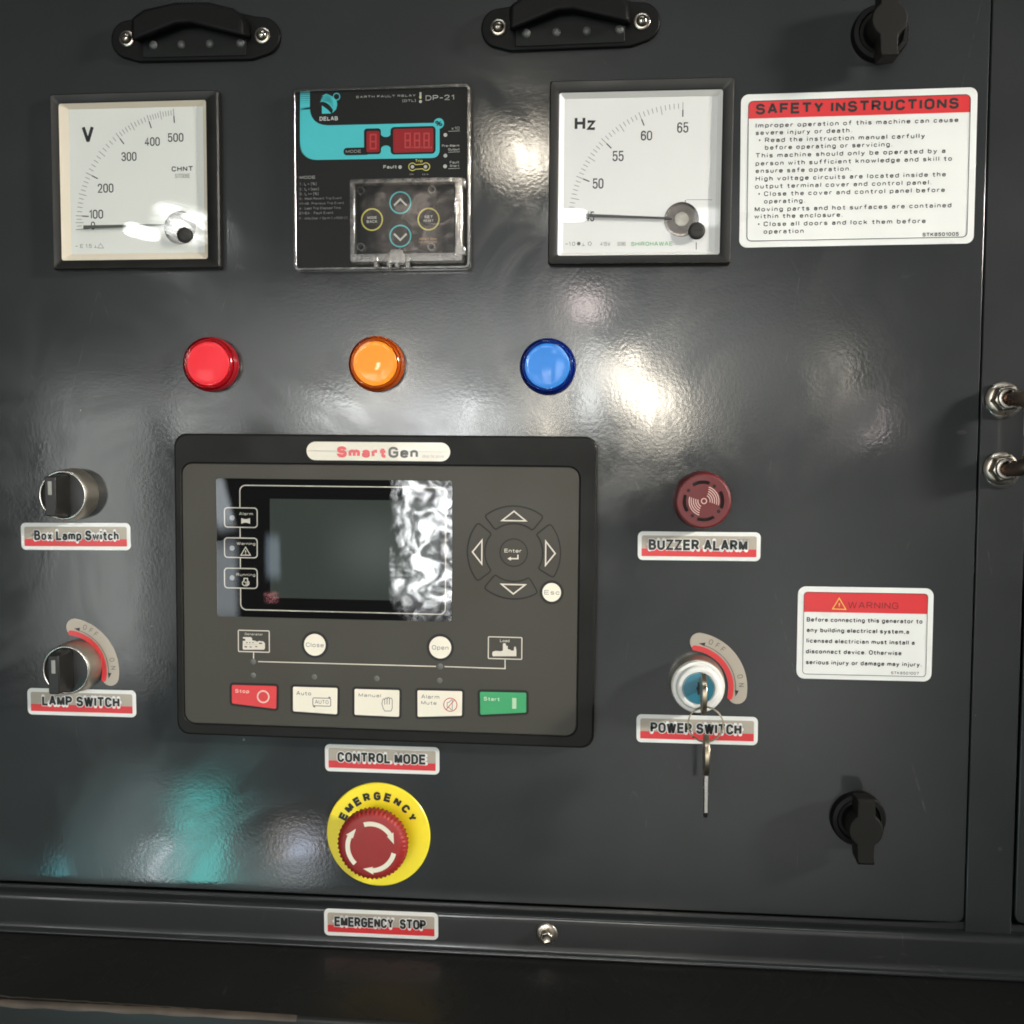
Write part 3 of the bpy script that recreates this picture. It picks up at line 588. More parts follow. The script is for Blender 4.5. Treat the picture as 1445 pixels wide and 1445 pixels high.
mb = MB(); p = VL(850, 865); q = VL(922, 843); text(mb, 'S1T006E', p[0], p[1], zc, q[1]-p[1], q[0]-p[0])
p = VL(365, 1204); q = VL(503, 1184); text(mb, '~ E 1.5 @', p[0], p[1], zc, (q[1]-p[1]), (q[0]-p[0])*.76); a = VL(474,1204); b = VL(503,1204); d = VL(488,1182); mb.line([a,b,d], .22, zc, True)
vm.part('small_print', mb, INKG, smooth=0)
def hub(it, P, r, scr, rs, slot, needle, nd_mat, front=5.15, cardm=None):
    it.part('hub_recess', MB().lathe([(r*1.0, 2.55), (r*.98, 2.62), (r*.80, 2.56)], 48, *P, cap=False).disc(*P, r*.99, 2.52), mat('hub_painted_reflections', (.14,.13,.12), .22, .8, var=.9, vscale=180), smooth=30)  # strong light and dark mottling painted in for reflections on the hub
    it.part('hub_boss', MB().lathe([(r*.42, 2.6), (r*.40, 3.3), (r*.15, 3.6)], 32, *P), mat('hub_boss_plastic', (.42,.40,.35), .25, var=.5, vscale=300), smooth=30)
    m = MB(); A, B, w0, w1 = needle; d = (Vector(B)-Vector(A)).normalized(); n = Vector((-d.y, d.x))
    m.prism([tuple(Vector(A)+n*w0/2), tuple(Vector(B)+n*w1/2), tuple(Vector(B)-n*w1/2), tuple(Vector(A)-n*w0/2)], 3.7, 3.95)
    it.part('needle', m, nd_mat, smooth=0)
    sc = it.part('zero_screw', MB().lathe([(rs, 4.6), (rs, 6.0), (rs*.9, 6.5), (rs*.5, 6.8)], 32, *scr), BLACKM, smooth=50)
    m = MB(); dx, dy = math.cos(slot)*rs*.72, math.sin(slot)*rs*.72; nx, ny = -math.sin(slot)*rs*.09, math.cos(slot)*rs*.09
    m.prism([(scr[0]-dx-nx, scr[1]-dy-ny), (scr[0]+dx-nx, scr[1]+dy-ny), (scr[0]+dx+nx, scr[1]+dy+ny), (scr[0]-dx+nx, scr[1]-dy+ny)], 6.55, 6.83)
    it.part('screw_slot', m, GROOVE, parent=sc, smooth=0)
hub(vm, VL(875,1105), 9.2, vm.L(*G(893,1140),6.2), 4.2, rad(-42), (vm.L(*G(405,1103),3.8), vm.L(*G(850,1090),3.8), 1.9, .9), mat('olive_needle', (.075,.085,.07), .5))
s = .27682
def G(X, Y): return (660+X*s, Y*s)
hz = Item('frequency_meter', 'square black framed Hz meter with a white dial, left of the safety sticker', 'meter', 903.1, 242.6, 6, 0, -.007, 'square needle meters')
OPH = (hz.L(*G(463,880),6)[0], hz.L(*G(870,1298),6)[1], hz.L(*G(1294,870),6)[0], hz.L(*G(880,460),6)[1])
meter(hz, WHITED, WHITEW, OPH, (2.6, 1.8, 2.4, 2.6))
def HL(X, Y): return hz.L(*G(X, Y), H)
c = HL(1090, 1116); R0 = 581*s/2.665
mb = MB(); mk = MB()
for i in range(5):
    a = 180-22.4*i; tick(mk, a, R0*.875, R0*.935, .62 if i else .25); tick(mb, a, R0*.93, R0, .26)
    if i < 4:
        for k in range(1, 10): tick(mb, a-2.24*k, R0*(.915 if k == 5 else .945), R0*(.99), .26)
hz.part('minor_scale', mb, INKG, smooth=0)
for tx, X0, X1, Y0, Y1 in [('65',1068,1125,622,678),('60',883,940,665,717),('55',738,795,768,823),('50',637,692,908,963),('45',600,645,1077,1130)]:
    p = HL(X0, Y1); q = HL(X1, Y0); text(mk, tx, p[0], p[1], zc, q[1]-p[1], q[0]-p[0], wt=1.5)
hz.part('major_scale', mk, mat('dark_grey_ink', (.03,.033,.03)), smooth=0)
p = HL(545, 665); q = HL(652, 592); hz.part('unit_letters', text(MB(), 'Hz', p[0], p[1], zc, q[1]-p[1], q[0]-p[0], wt=2.1), INK, smooth=0)
mb = MB()
for tx, X0, X1 in [('~1.0',497,548),('@',580,598),('415V',675,727),('S96',763,805)]:
    p = HL(X0, 1253); q = HL(X1, 1233); text(mb, tx, p[0], p[1], zc, q[1]-p[1], q[0]-p[0])
P = HL(566, 1242); mb.disc(*P, 1.0, zc, 12); P = HL(622,1242); mb.ring(*P, 1.0, .25, zc, 5)
hz.part('small_print', mb, INKG, smooth=0)
p = HL(832, 1254); q = HL(1045, 1231); hz.part('maker_name', text(MB(), 'SHIROHAWAE', p[0], p[1], zc, q[1]-p[1], q[0]-p[0], off=.015), GREENI, smooth=0)
mb = MB(); mb.line([HL(1110,1020), HL(1110,1042)], .4, zc); mb.line([HL(1115,1018), HL(1245,1018)], .18, zc); mb.line([HL(1165,1235), HL(1165,1272)], .4, zc); mb.line([HL(500,1118), HL(575,1118)], .2, zc)
hz.part('axis_marks', mb, mat('dark_grey_ink', (.03,.033,.03)), smooth=0)
hub(hz, HL(1090,1118), 9.0, hz.L(*G(1168,1175),6.2), 4.4, 0, (hz.L(*G(600,1098),3.8), hz.L(*G(1040,1113),3.8), 1.7, 1.0), mat('dark_brown_needle', (.035,.03,.028), .4, var=.3))

# ================================================================== earth fault relay
s = .22145
def G(X, Y): return (380+X*s, 90+Y*s)
rz = 6.0
er = Item('earth_fault_relay', 'black earth fault relay in a clear case with teal band and two red displays', 'relay', 538, 252.5, rz, 0, -.001)
def RL(X, Y): return er.L(*G(X, Y), rz)
er.part('housing', MB().prism(rrect(0, 0, 94.6, 94.6, 2), 0, 5.8), BLK, .4)
er.part('clear_case', MB().frame(rrect(0, 0, 97, 97, 2.6), rrect(0, 0, 93.2, 93.2, 1.6), 3.0, 7.8), PLEXE, .5)
zf = 5.8+Z
def T(mb, tx, X0, X1, Y0, Y1, z, **k):
    p = RL(X0, Y1); q = RL(X1, Y0); return text(mb, tx, p[0], p[1], z, q[1]-p[1], q[0]-p[0], **k)
def curve(P0, P1, P2, n=6): return [((1-t)**2*P0[0]+2*t*(1-t)*P1[0]+t*t*P2[0], (1-t)**2*P0[1]+2*t*(1-t)*P1[1]+t*t*P2[1]) for t in [k/n for k in range(n+1)]]
out = [(195,290),(195,500)]+curve((195,500),(200,612),(305,612))+[(1030,600)]+curve((1030,600),(1085,600),(1085,545))+[(1085,405),(1060,376),(1030,376),(375,392)]+curve((375,392),(258,390),(258,275))
mb = MB().flat([RL(*p) for p in out], zf)
y = 175
for k in range(10):
    t = 3+k*.75; p = RL(196, 178+k*11.3); q = RL(258, 178+k*11.3+t+1); mb.flat(box(p, q), zf)
P = RL(1080, 380); mb.disc(*P, 2.8, zf+.01, 24)
er.part('teal_band', mb, TEAL, smooth=0)
mb = MB()
mb.flat(box(RL(603,413), RL(712,575), 1.6), zf+Z); mb.flat(box(RL(772,403), RL(1060,572), 2.0), zf+Z)
mb.flat([RL(*p) for p in curve((705,440),(716,466),(740,466))+curve((746,466),(770,466),(779,436))+curve((779,552),(770,520),(746,521))+curve((740,521),(716,521),(705,555))], zf+Z+.01)
mb.flat(box(RL(472,536), RL(640,580), 1.9), zf+Z+.02)
T(mb, '%', 1056, 1104, 362, 398, zf+Z, off=.02)
er.part('display_surround', mb, BLK, smooth=0)
d1 = er.part('mode_display', MB().prism(box(RL(620,430), RL(702,562), .8), zf+Z, zf+Z+.15), REDW, smooth=0)
d2 = er.part('value_display', MB().prism(box(RL(790,416), RL(1045,561), .8), zf+Z, zf+Z+.15), REDW, smooth=0)
def seg8(m, X, Y, wd, hh, z, dot=False):
    t = 9
    for a, b in (((0,0),(wd,t)), ((0,hh/2-t/2),(wd,hh/2+t/2)), ((0,hh-t),(wd,hh)), ((0,4),(t,hh/2-3)), ((0,hh/2+3),(t,hh-4)), ((wd-t,4),(wd,hh/2-3)), ((wd-t,hh/2+3),(wd,hh-4))):
        m.flat(box(RL(X+a[0], Y+a[1]), RL(X+b[0], Y+b[1])), z)
    if dot: m.flat(box(RL(X+wd+5, Y+hh-10), RL(X+wd+14, Y+hh)), z)
m = MB(); seg8(m, 640, 447, 44, 98, zf+Z+.22); er.part('segments', m, REDW2, parent=d1, smooth=0)
m = MB(); [seg8(m, 862+k*60, 440, 40, 98, zf+Z+.22, True) for k in range(3)]; er.part('segments', m, REDW2, parent=d2, smooth=0)
m = MB()
T(m, 'EARTH FAULT RELAY', 553, 933, 194, 218, zf, off=.012, sp=1.05); T(m, '(DTL)', 848, 933, 226, 243, zf, off=.01)
T(m, 'DP-21', 995, 1178, 196, 234, zf, off=.004); T(m, 'MODE', 487, 585, 548, 568, zf+2*Z+.02, off=.0)
T(m, 'MODE', 193, 293, 713, 733, zf); T(m, 'Fault', 726, 812, 644, 668, zf, off=.02)
m.flat(box(RL(957,181), RL(969,222)), zf); m.disc(*RL(963,240), .8, zf, 12)
for X, Y in ((833,658),(912,656),(995,656),(1122,453),(1122,585),(1120,653)): m.disc(*RL(X,Y), 1.0 if X > 1100 else .95, zf, 20)
T(m, 'x10', 1160, 1212, 400, 420, zf); T(m, 'Pre-Alarm', 1100, 1210, 512, 530, zf, off=.01); T(m, 'Output', 1140, 1212, 536, 553, zf, off=.01); T(m, 'Fault', 1150, 1210, 618, 636, zf, off=.01); T(m, 'Start', 1150, 1210, 641, 657, zf, off=.01)
for Y, X0 in ((430,1140),(563,1140),(668,1140)): m.line([RL(X0, Y), RL(1214, Y-3)], .22, zf)
T(m, 'I>', 895, 922, 696, 711, zf); T(m, 'I>>', 976, 1016, 696, 711, zf)
er.part('white_print', m, INKL, smooth=0)
m = MB()
for tx, X1, Y in [('1 : I_ > (%)',300,775),('2 : t_ > (sec)',315,808),('3 : I_ >> (%)',313,838),('0 :  Most Recent Trip Event',460,867),('n1~n9 : Previous Trip Event',475,898),('e :  Last Trip Elapsed Time',455,929),('E1~E4 :  Fault Event',407,960),('F :  Info (Ver / Op.Hr ( x1000 ) )',495,993)]:
    T(m, tx, 191, X1, Y-20, Y, zf, off=.004)
er.part('mode_list', m, mat('faint_grey_ink', (.20,.20,.19), .6), smooth=0)
# logo: half disc struck by sweeping strokes
m = MB(); m.flat([RL(*p) for p in [(335,265),(372,292),(395,316),(335,318)]], zf)
for k in range(4):
    a = curve((322+4*k, 243-13*k), (372+6*k, 232-8*k), (410+5*k, 300-14*k)); b = curve((418+4*k, 288-16*k), (385+8*k, 222-6*k), (338+8*k, 226-12*k)); 
    m.flat([RL(*p) for p in a+b], zf)
m.flat([RL(*p) for p in [(380,206),(412,216),(430,240),(432,262),(425,290),(400,314),(412,280),(410,250),(398,226)]], zf+.01)
m.ring(*RL(428,209), 1.8, .5, zf, 16)
er.part('logo', m, TEAL, smooth=0)
er.part('maker_name', T(MB(), 'DELAB', 320, 437, 334, 363, zf, off=.024), mat('pale_grey_ink', (.5,.5,.48)), smooth=0)
m = MB()
L1 = [RL(912+24*math.cos(rad(a)), 656-24*math.sin(rad(a))) for a in range(35, 330, 15)]; L2 = [RL(998+24*math.cos(rad(a)), 655-24*math.sin(rad(a))) for a in list(range(-145, 150, 15))]
m.line(L1+L2, .4, zf, True); T(m, 'Trip', 930, 976, 608, 627, zf, off=.01); m.disc(*RL(962,212), .6, zf+.02)
er.part('yellow_outline', m, YEL, smooth=0)
# keypad under its clear flap
kp = []
for X, Y, mm_, nm in ((835,885,TEAL,'up_key'),(835,1098,TEAL,'down_key'),(655,993,YEL,'mode_key'),(1015,990,YEL,'set_key')):
    P = RL(X, Y); k = er.part(nm, MB().prism(circ(*P, 5.6, 40), 5.8, 6.0), BLK, smooth=0)
    er.part('key_ring', MB().ring(*P, 5.65, .75, 6.0+Z), mm_, parent=k, smooth=0)
    m = MB()
    if nm == 'up_key': m.line([RL(X-40,Y+18), RL(X,Y-22), RL(X+40,Y+18)], 1.0, 6.0+Z)
    elif nm == 'down_key': m.line([RL(X-40,Y-15), RL(X,Y+25), RL(X+40,Y-15)], 1.0, 6.0+Z)
    elif nm == 'mode_key': T(m, 'MODE', X-30, X+30, Y-22, Y-3, 6.0+Z, off=.02); T(m, 'BACK', X-34, X+34, Y+3, Y+22, 6.0+Z, off=.02)
    else: T(m, 'SET', X-28, X+28, Y-24, Y-5, 6.0+Z, off=.02); T(m, 'RESET', X-32, X+32, Y+2, Y+18, 6.0+Z, off=.02)
    er.part('key_mark', m, mat('pale_grey_ink', (.5,.5,.48)), parent=k, smooth=0)
m = MB(); T(m, 'RESET 5sec', 955, 1070, 1108, 1122, zf, off=.01); T(m, 'for INSTANT', 952, 1073, 1128, 1142, zf, off=.01)
er.part('orange_print', m, mat('orange_ink', (.45,.22,.03)), smooth=0)
fl = er.part('keypad_flap', MB().prism(box(RL(545,768), RL(1195,1235), .8), 12.2, 13.2), PLEX, .2)
a, b = RL(530,755), RL(1245,1272); ai, bi = RL(562,786), RL(1192,1214)
er.part('flap_rim', MB().frame(box(a, b, 1.2), box(ai, bi, .6), 7.0, 12.9), PLEXE, .5, parent=fl)
m = MB()
for X, Y in ((600,825),(1048,818),(600,1180),(1045,1178)): m.frame(circ(*RL(X,Y), 2.1, 24), circ(*RL(X,Y), 1.6, 24), 8, 12.1)
er.part('peg', m, PLEXE, parent=fl)
hn = er.part('hinge', MB().tube([(*RL(1222,790), 10.5), (*RL(1222,1190), 10.5)], 1.5, 14), PLEXE)
for Y in (775, 1205): er.part('hinge_block', MB().prism(box(RL(1188,Y-28), RL(1262,Y+28), .8), 7.6, 12.6), PLEXE, .4, parent=hn)
lt = er.part('latch', MB().prism(roundpoly([RL(790,1195), RL(870,1195), RL(892,1245), RL(890,1290), RL(770,1290), RL(768,1245)], 1.5), 9, 14.0), PLEXE, .5)
for X in (695, 778, 828, 896): er.part('latch_lug', MB().prism(box(RL(X-16,1238), RL(X+16,1312), .8), 8.4, 12.8), PLEXE, .4, parent=lt)

# ================================================================== pilot lamps
def pilot(name, label, u, v, face, rim, tint):
    it = Item(name, label, 'lamp', u, v, 0, 0, 0, 'round pilot lamps in a row')
    it.part('collar', MB().lathe([(15.0, 0), (15.2, .8), (15.2, 3.6), (14.7, 4.4), (14.0, 4.6)], 72), rim, smooth=40)
    it.part('reflector', MB().lathe([(12.2, 5.0), (12.1, 7.6), (11.8, 7.9)], 72), face, smooth=25)
    it.part('inner_ring', MB().lathe([(14.1, 5.0), (13.9, 7.2), (13.0, 7.9), (12.3, 7.6)], 72, cap=False), rim, smooth=50)
    it.part('lens', MB().lathe([(14.6, 4.2), (14.5, 7.4), (14.1, 8.7), (13.3, 9.2), (12.7, 9.05), (12.2, 8.9), (9, 9.0), (5, 9.08), (1.5, 9.1)], 72), tint, smooth=50)
    it.part('lens_rim', MB().lathe([(14.55, 4.6), (14.9, 5.0), (14.9, 6.4), (14.55, 6.8)], 72, cap=False), rim, smooth=40)
    return it
pilot('pilot_lamp', 'round red pilot lamp, nearest the voltmeter in the row above the controller', 301, 515, mat('red_lens_back', (.90,.02,.05), .4, var=.08, vscale=90), mat('red_rim', (.34,.008,.016), .15, coat=1), clear('red_clear', (1,.72,.72), .02, 1.22, .02, 60))
pilot('pilot_lamp', 'round amber pilot lamp in the row above the controller', 533.5, 514.5, mat('amber_lens_back', (1.0,.34,.0), .45), mat('amber_rim', (.42,.07,.006), .2, coat=1), clear('amber_clear', (1,.92,.7), .02, 1.22, .02, 60))
pilot('pilot_lamp', 'round blue pilot lamp mirroring windows, in the row above the controller', 773.5, 518, mat('blue_lens_back', (.0,.20,.66), .4, var=.1, vscale=90), mat('blue_rim', (.004,.016,.16), .15, coat=1), clear('blue_clear', (.7,.92,1), .012, 1.22, .02, 60))

# ================================================================== controller module
mz = 8.0
cm = Item('generator_controller', 'wide charcoal generator controller module with glossy display and cream, red and green keys', 'controller', 538, 832, mz, 0, -.006)
A = lambda X, Y: (230+X*.22145, 600+Y*.22145)
B = lambda X, Y: (540+X*.22145, 600+Y*.22145)
Cc = lambda X, Y: (230+X*.22145, 860+Y*.22145)
Dd = lambda X, Y: (540+X*.22145, 860+Y*.22145)
def ML(P, h=mz): return cm.L(*P, h)
ow, oh = 234.7, 169.5
o = rrect(0, 0, ow, oh, 7.0, 8)
sc = lambda pts, k: [(x-math.copysign(k, x), y-math.copysign(k, y)) for x, y in pts]
q0 = ML((256.8,653)); q1 = ML((814.5,1038.5)); q1 = (ML((816,850))[0], ML((536,1030.4))[1]); q0 = (ML((257.6,838))[0], ML((537,656))[1])
inn = box(q0, q1, 6.5, 8)
cm.part('shell', MB().loft([[(x,y,0) for x,y in o], [(x,y,6.6) for x,y in o], [(x,y,7.4) for x,y in sc(o,.25)], [(x,y,7.85) for x,y in sc(o,.7)], [(x,y,8.0) for x,y in sc(o,1.2)],
    [(x,y,8.0) for x,y in box((q0[0]-.6,q0[1]+.6),(q1[0]+.6,q1[1]-.6),7.0,8)], [(x,y,7.5) for x,y in inn], [(x,y,6.6) for x,y in inn]], cap1=True), MODB, smooth=12)
cm.part('groove', MB().flat(box((q0[0]+.05,q0[1]-.05),(q1[0]-.05,q1[1]+.05),6.4,8), 6.7), GROOVE, smooth=0)
cm.part('membrane', MB().prism(box((q0[0]+.5,q0[1]-.5),(q1[0]-.5,q1[1]+.5),6.0,8), 6.0, 7.6), MODF, .15)
FZ = 7.6
def M2(P): return cm.L(*P, FZ)
def TM(mb, tx, P, Q, z, **k):
    p = M2(P); q = M2(Q); return text(mb, tx, p[0], q[1], z, p[1]-q[1], q[0]-p[0], **k)
# brand badge
a = cm.L(432.6,623.3,8.2); b = cm.L(635.2,650.8,8.2); ac = cm.L(434,637,8.2)
bd = cm.part('badge', MB().prism(box((a[0],cm.L(533,623.9,8.2)[1]),(b[0],cm.L(533,650.2,8.2)[1]),5.1,8), 7.9, 8.35), mat('badge_cream', (.74,.69,.58), .4, coat=.3, coat_r=.04, bump=.03, bscale=70), .15)
text_ = lambda tx, u0, v0, u1, v1, z, **k: text(MB(), tx, cm.L(u0,v1,8.4)[0], cm.L(u0,v1,8.4)[1], z, cm.L(u0,v0,8.4)[1]-cm.L(u0,v1,8.4)[1], cm.L(u1,v1,8.4)[0]-cm.L(u0,v1,8.4)[0], **k)
cm.part('red_lettering', text_('Smart', 475.5, 629.5, 545, 645.5, 8.35+Z, wt=3.0), REDP, parent=bd, smooth=0)
cm.part('grey_lettering', text_('Gen', 548, 630.3, 590, 646, 8.35+Z, wt=2.2), mat('mid_grey_ink', (.13,.13,.12)), parent=bd, smooth=0)
cm.part('tagline', text_('ideas for power', 596, 641, 627, 646, 8.35+Z), INKL, parent=bd, smooth=0)
# display
g0 = (M2((306.6,773))[0], M2((473,676.7))[1]); g1 = (M2((638.2,776))[0], M2((472,873.4))[1])
wn = cm.part('display_window', MB().prism(box(g0, g1, 1.8), FZ, FZ+.25), LCDB, .08)
l0 = (M2((381.3,775))[0], M2((500,705.3))[1]); l1 = (M2((619,777))[0], M2((500,846))[1])
cm.part('lcd', MB().flat(box(l0, l1), FZ+.25+Z), LCDS, parent=wn, smooth=0)
zz = FZ+.25+2*Z
m = MB(); w0 = (M2((339.3,773))[0], M2((484,686.5))[1]); w1 = (M2((629,776))[0], M2((484,863.5))[1]); rr = 3.2
xl = w0[0]; ys = []
tags = []
for Y0, Y1 in ((525,652),(717,845),(910,1040)):
    p = M2(A(393,Y0)); q = M2(A(602,Y1)); tags.append((p, q)); m.line(box(p, q, 1.8, 5), .55, zz, True)
pth = [(xl, tags[0][0][1]), (xl, w0[1]-rr)]+[(xl+rr-rr*math.cos(t), w0[1]-rr+rr*math.sin(t)) for t in (.4,.8,1.2)]+[(xl+rr, w0[1]), (w1[0]-rr, w0[1])]+[(w1[0]-rr+rr*math.sin(t), w0[1]-rr+rr*math.cos(t)) for t in (.4,.8,1.2)]+[(w1[0], w0[1]-rr), (w1[0], w1[1]+rr)]+[(w1[0]-rr+rr*math.cos(t), w1[1]+rr-rr*math.sin(t)) for t in (.4,.8,1.2)]+[(w1[0]-rr, w1[1]), (xl+rr, w1[1])]+[(xl+rr-rr*math.sin(t), w1[1]+rr-rr*math.cos(t)) for t in (.4,.8,1.2)]+[(xl, w1[1]+rr), (xl, tags[2][1][1])]
m.line(pth, .55, zz); m.line([(xl, tags[0][1][1]), (xl, tags[1][0][1])], .55, zz); m.line([(xl, tags[1][1][1]), (xl, tags[2][0][1])], .55, zz)
for tx, X0, X1, Y0, Y1 in (('Alarm',486,575,554,574),('Warning',471,590,744,764),('Running',469,590,942,962)): TM(m, tx, A(X0,Y0), A(X1,Y1), zz, off=.008)
m.flat([M2(A(*p)) for p in ((500,592),(520,598),(536,598),(556,592),(556,628),(536,621),(520,621),(500,628))], zz)
m.line([M2(A(*p)) for p in ((498,828),(558,828),(528,777))], .5, zz, True); m.line([M2(A(528,797)), M2(A(528,812))], .6, zz); m.disc(*M2(A(528,820)), .35, zz, 8)
m.line([M2(A(*p)) for p in ((518,990),(508,1000),(508,1014),(520,1022),(538,1022),(549,1012),(549,1000),(540,990),(540,976),(518,976))], .55, zz, True); m.line([M2(A(*p)) for p in ((520,1000),(540,1000),(540,1012),(526,1012))], .5, zz)
cm.part('display_print', m, CREAMP, parent=wn, smooth=0)
m = MB(); [m.disc(*M2(A(442,Y)), 1.45, zz, 20) for Y in (590,783,972)]
cm.part('status_dots', m, mat('grey_dot', (.32,.32,.32), .5), parent=wn, smooth=0)
cm.part('glass', MB().prism(box(g0, g1, 1.8), zz+.1, zz+.5), clear('display_glass', (1,1,1), .012, 1.62, .02, 25), smooth=0)
# direction pad
cp = M2(B(835,812)); k_ = .22145/2.57*1.012
def key(nm, outl, m_, label=None, rim=1.1, zt=.22):
    cx_ = sum(p[0] for p in outl)/len(outl); cy_ = sum(p[1] for p in outl)/len(outl)
    k = cm.part(nm, MB().prism(outl, FZ+.02, FZ+zt), m_, .1, label=label)
    cm.part('key_outline', MB().line(outl, rim, FZ+.05, True), GROOVE, parent=k, smooth=0)
    return k
for nm, ang in (('up_key',90),('left_key',180),('down_key',270),('right_key',0)):
    k = key(nm, sector(*cp, 185*k_, 286*k_, ang-(38.5 if nm != 'right_key' else 31), ang+(38.5 if nm != 'down_key' else 31), 14, 1.8), MODF, rim=1.5)
    a = rad(ang); d = (math.cos(a), math.sin(a)); n = (-d[1], d[0]); r1, r0, wd = 258*k_, 199*k_, 74*k_
    tri = [(cp[0]+d[0]*r1, cp[1]+d[1]*r1), (cp[0]+d[0]*r0+n[0]*wd, cp[1]+d[1]*r0+n[1]*wd), (cp[0]+d[0]*r0-n[0]*wd, cp[1]+d[1]*r0-n[1]*wd)]
    cm.part('triangle_mark', MB().line(tri, .75, FZ+.22+Z, True), CREAMP, parent=k, smooth=0)
k = key('enter_key', circ(*cp, 82*k_), MODF, rim=1.15)
m = TM(MB(), 'Enter', B(776,787), B(885,812), FZ+.3, off=.006); m.line([M2(B(862,825)), M2(B(862,850)), M2(B(815,850))], .7, FZ+.3); m.flat([M2(B(*p)) for p in ((795,850),(818,838),(818,862))], FZ+.3)
cm.part('key_mark', m, CREAMP, parent=k, smooth=0)
for nm, P, X, tx in (('escape_key', B(1077,1065), (B(1030,1050), B(1128,1080)), 'Esc'), ('close_key', Cc(968,225), (Cc(912,210), Cc(1025,240)), 'Close'), ('open_key', Dd(367,242), (Dd(315,227), Dd(420,257)), 'Open')):
    r_ = 58*k_ if nm == 'escape_key' else 70*k_
    k = key(nm, circ(*M2(P), r_), CREAM, rim=2.9, zt=.35)
    cm.part('key_mark', TM(MB(), tx, *X, FZ+.35+Z, off=.0, sp=1.1), INKG, parent=k, smooth=0)
# mimic diagram
m = MB(); m.line(box(M2(Cc(480,132)), M2(Cc(678,273)), .5), .55, FZ+Z, True); m.line(box(M2(Dd(674,174)), M2(Dd(886,318)), .5), .55, FZ+Z, True)
m.line([M2(Cc(578,273)), M2(Cc(577,312))], .55, FZ+Z); m.line([M2(Cc(606,332)), M2(Dd(340,363))], .55, FZ+Z); m.line([M2(Dd(394,364)), M2(Dd(780,377)), M2(Dd(780,319))], .55, FZ+Z)
TM(m, 'Generator', Cc(521,149), Cc(636,166), FZ+Z, off=.004); TM(m, 'Load', Dd(748,189), Dd(808,209), FZ+Z, off=.004)
cm.part('mimic_lines', m, CREAMP, smooth=0)
m = MB(); m.flat([M2(Cc(*p)) for p in ((509,200),(525,200),(525,188),(508,184),(511,176),(560,176),(568,184),(568,196),(590,200),(600,206),(612,200),(640,204),(650,216),(650,246),(645,256),(512,256),(508,248))], FZ+Z)
cm.part('engine_symbol', m, CREAMP, smooth=0)
m = MB()
for x0, y0, x1, y1 in ((530,208,540,214),(550,208,558,214),(570,208,578,214),(612,212,632,220),(520,234,536,242),(552,236,566,242),(588,234,602,240),(516,222,600,225)): m.flat(box(M2(Cc(x0,y0)), M2(Cc(x1,y1))), FZ+2*Z)
cm.part('engine_detail', m, MODF, smooth=0)
m = MB(); m.flat([M2(Dd(*p)) for p in ((700,270),(718,264),(752,266),(766,262),(766,218),(780,214),(786,222),(786,232),(797,232),(797,252),(812,256),(820,262),(836,262),(838,238),(848,238),(852,262),(852,298),(702,298),(698,284))], FZ+Z)
cm.part('factory_symbol', m, CREAMP, smooth=0)
for P, r_ in ((Cc(575,333),19),(Cc(575,420),18),(Cc(965,430),18),(Cc(1362,440),18),(Dd(367,363),20),(Dd(363,453),18)):
    cm.part('indicator', MB().lathe([(r_*k_, FZ+.02), (r_*k_*.9, FZ+.12), (r_*k_*.4, FZ+.16)], 24, *M2(P)), LEDG, smooth=50)
# lower keys
kr = dict(rim=2.7, zt=.35)
ks = key('stop_key', roundpoly([M2(Cc(*p)) for p in ((440,480),(724,488),(722,633),(440,598))], .9), REDK, **kr)
cm.part('key_mark', TM(MB(), 'Stop', Cc(461,506), Cc(551,532), FZ+.35+Z, off=.02).ring(*M2(Cc(640,555)), 37*k_, .85, FZ+.35+Z), mat('pink_print', (.80,.52,.45)), parent=ks, smooth=0)
ka = key('auto_key', roundpoly([M2(Cc(*p)) for p in ((829,492),(1112,500),(1110,668),(829,648))], .9), CREAM, **kr)
p, q = M2(Cc(956,562)), M2(Cc(1070,616)); m = TM(MB(), 'Auto', Cc(851,519), Cc(945,547), FZ+.35+Z, off=.004, sp=1.1)
cm.part('key_word', m, INKG, parent=ka, smooth=0)
m = MB().line(box(p, q, .7), .4, FZ+.35+Z, True); TM(m, 'AUTO', Cc(970,575), Cc(1056,602), FZ+.35+Z, sp=1.1)
for P_, dx in ((Cc(1062,561),1),(Cc(965,617),-1)): c_ = M2(P_); m.flat([(c_[0]+dx*.9, c_[1]), (c_[0]-dx*.5, c_[1]+.7), (c_[0]-dx*.5, c_[1]-.7)], FZ+.36+Z)
cm.part('key_mark', m, INKG, parent=ka, smooth=0)
km = key('manual_key', roundpoly([M2(P) for P in (Cc(1221,506),Dd(107,514),Dd(105,684),Cc(1221,671))], .9), CREAM, **kr)
cm.part('key_word', TM(MB(), 'Manual', Cc(1247,533), Cc(1390,559), FZ+.35+Z, off=.004, sp=1.08), INKG, parent=km, smooth=0)
m = MB(); hx = [Dd(*p) for p in ((14,646),(4,628),(-4,600),(2,572),(9,568),(14,575),(14,606),(14,575),(18,563),(26,563),(29,573),(29,604),(29,573),(33,560),(41,560),(44,571),(44,604),(44,571),(48,563),(57,565),(62,577),(62,628),(54,646))]
m.line([M2(P) for P in hx], .32, FZ+.35+Z, True); cm.part('hand_symbol', m, INKG, parent=km, smooth=0)
ku = key('mute_key', roundpoly([M2(Dd(*p)) for p in ((222,515),(507,521),(505,677),(223,684))], .9), CREAM, **kr)
m = TM(MB(), 'Alarm', Dd(246,541), Dd(362,569), FZ+.35+Z, off=.004, sp=1.08); TM(m, 'Mute', Dd(246,581), Dd(344,607), FZ+.35+Z, off=.004, sp=1.08)
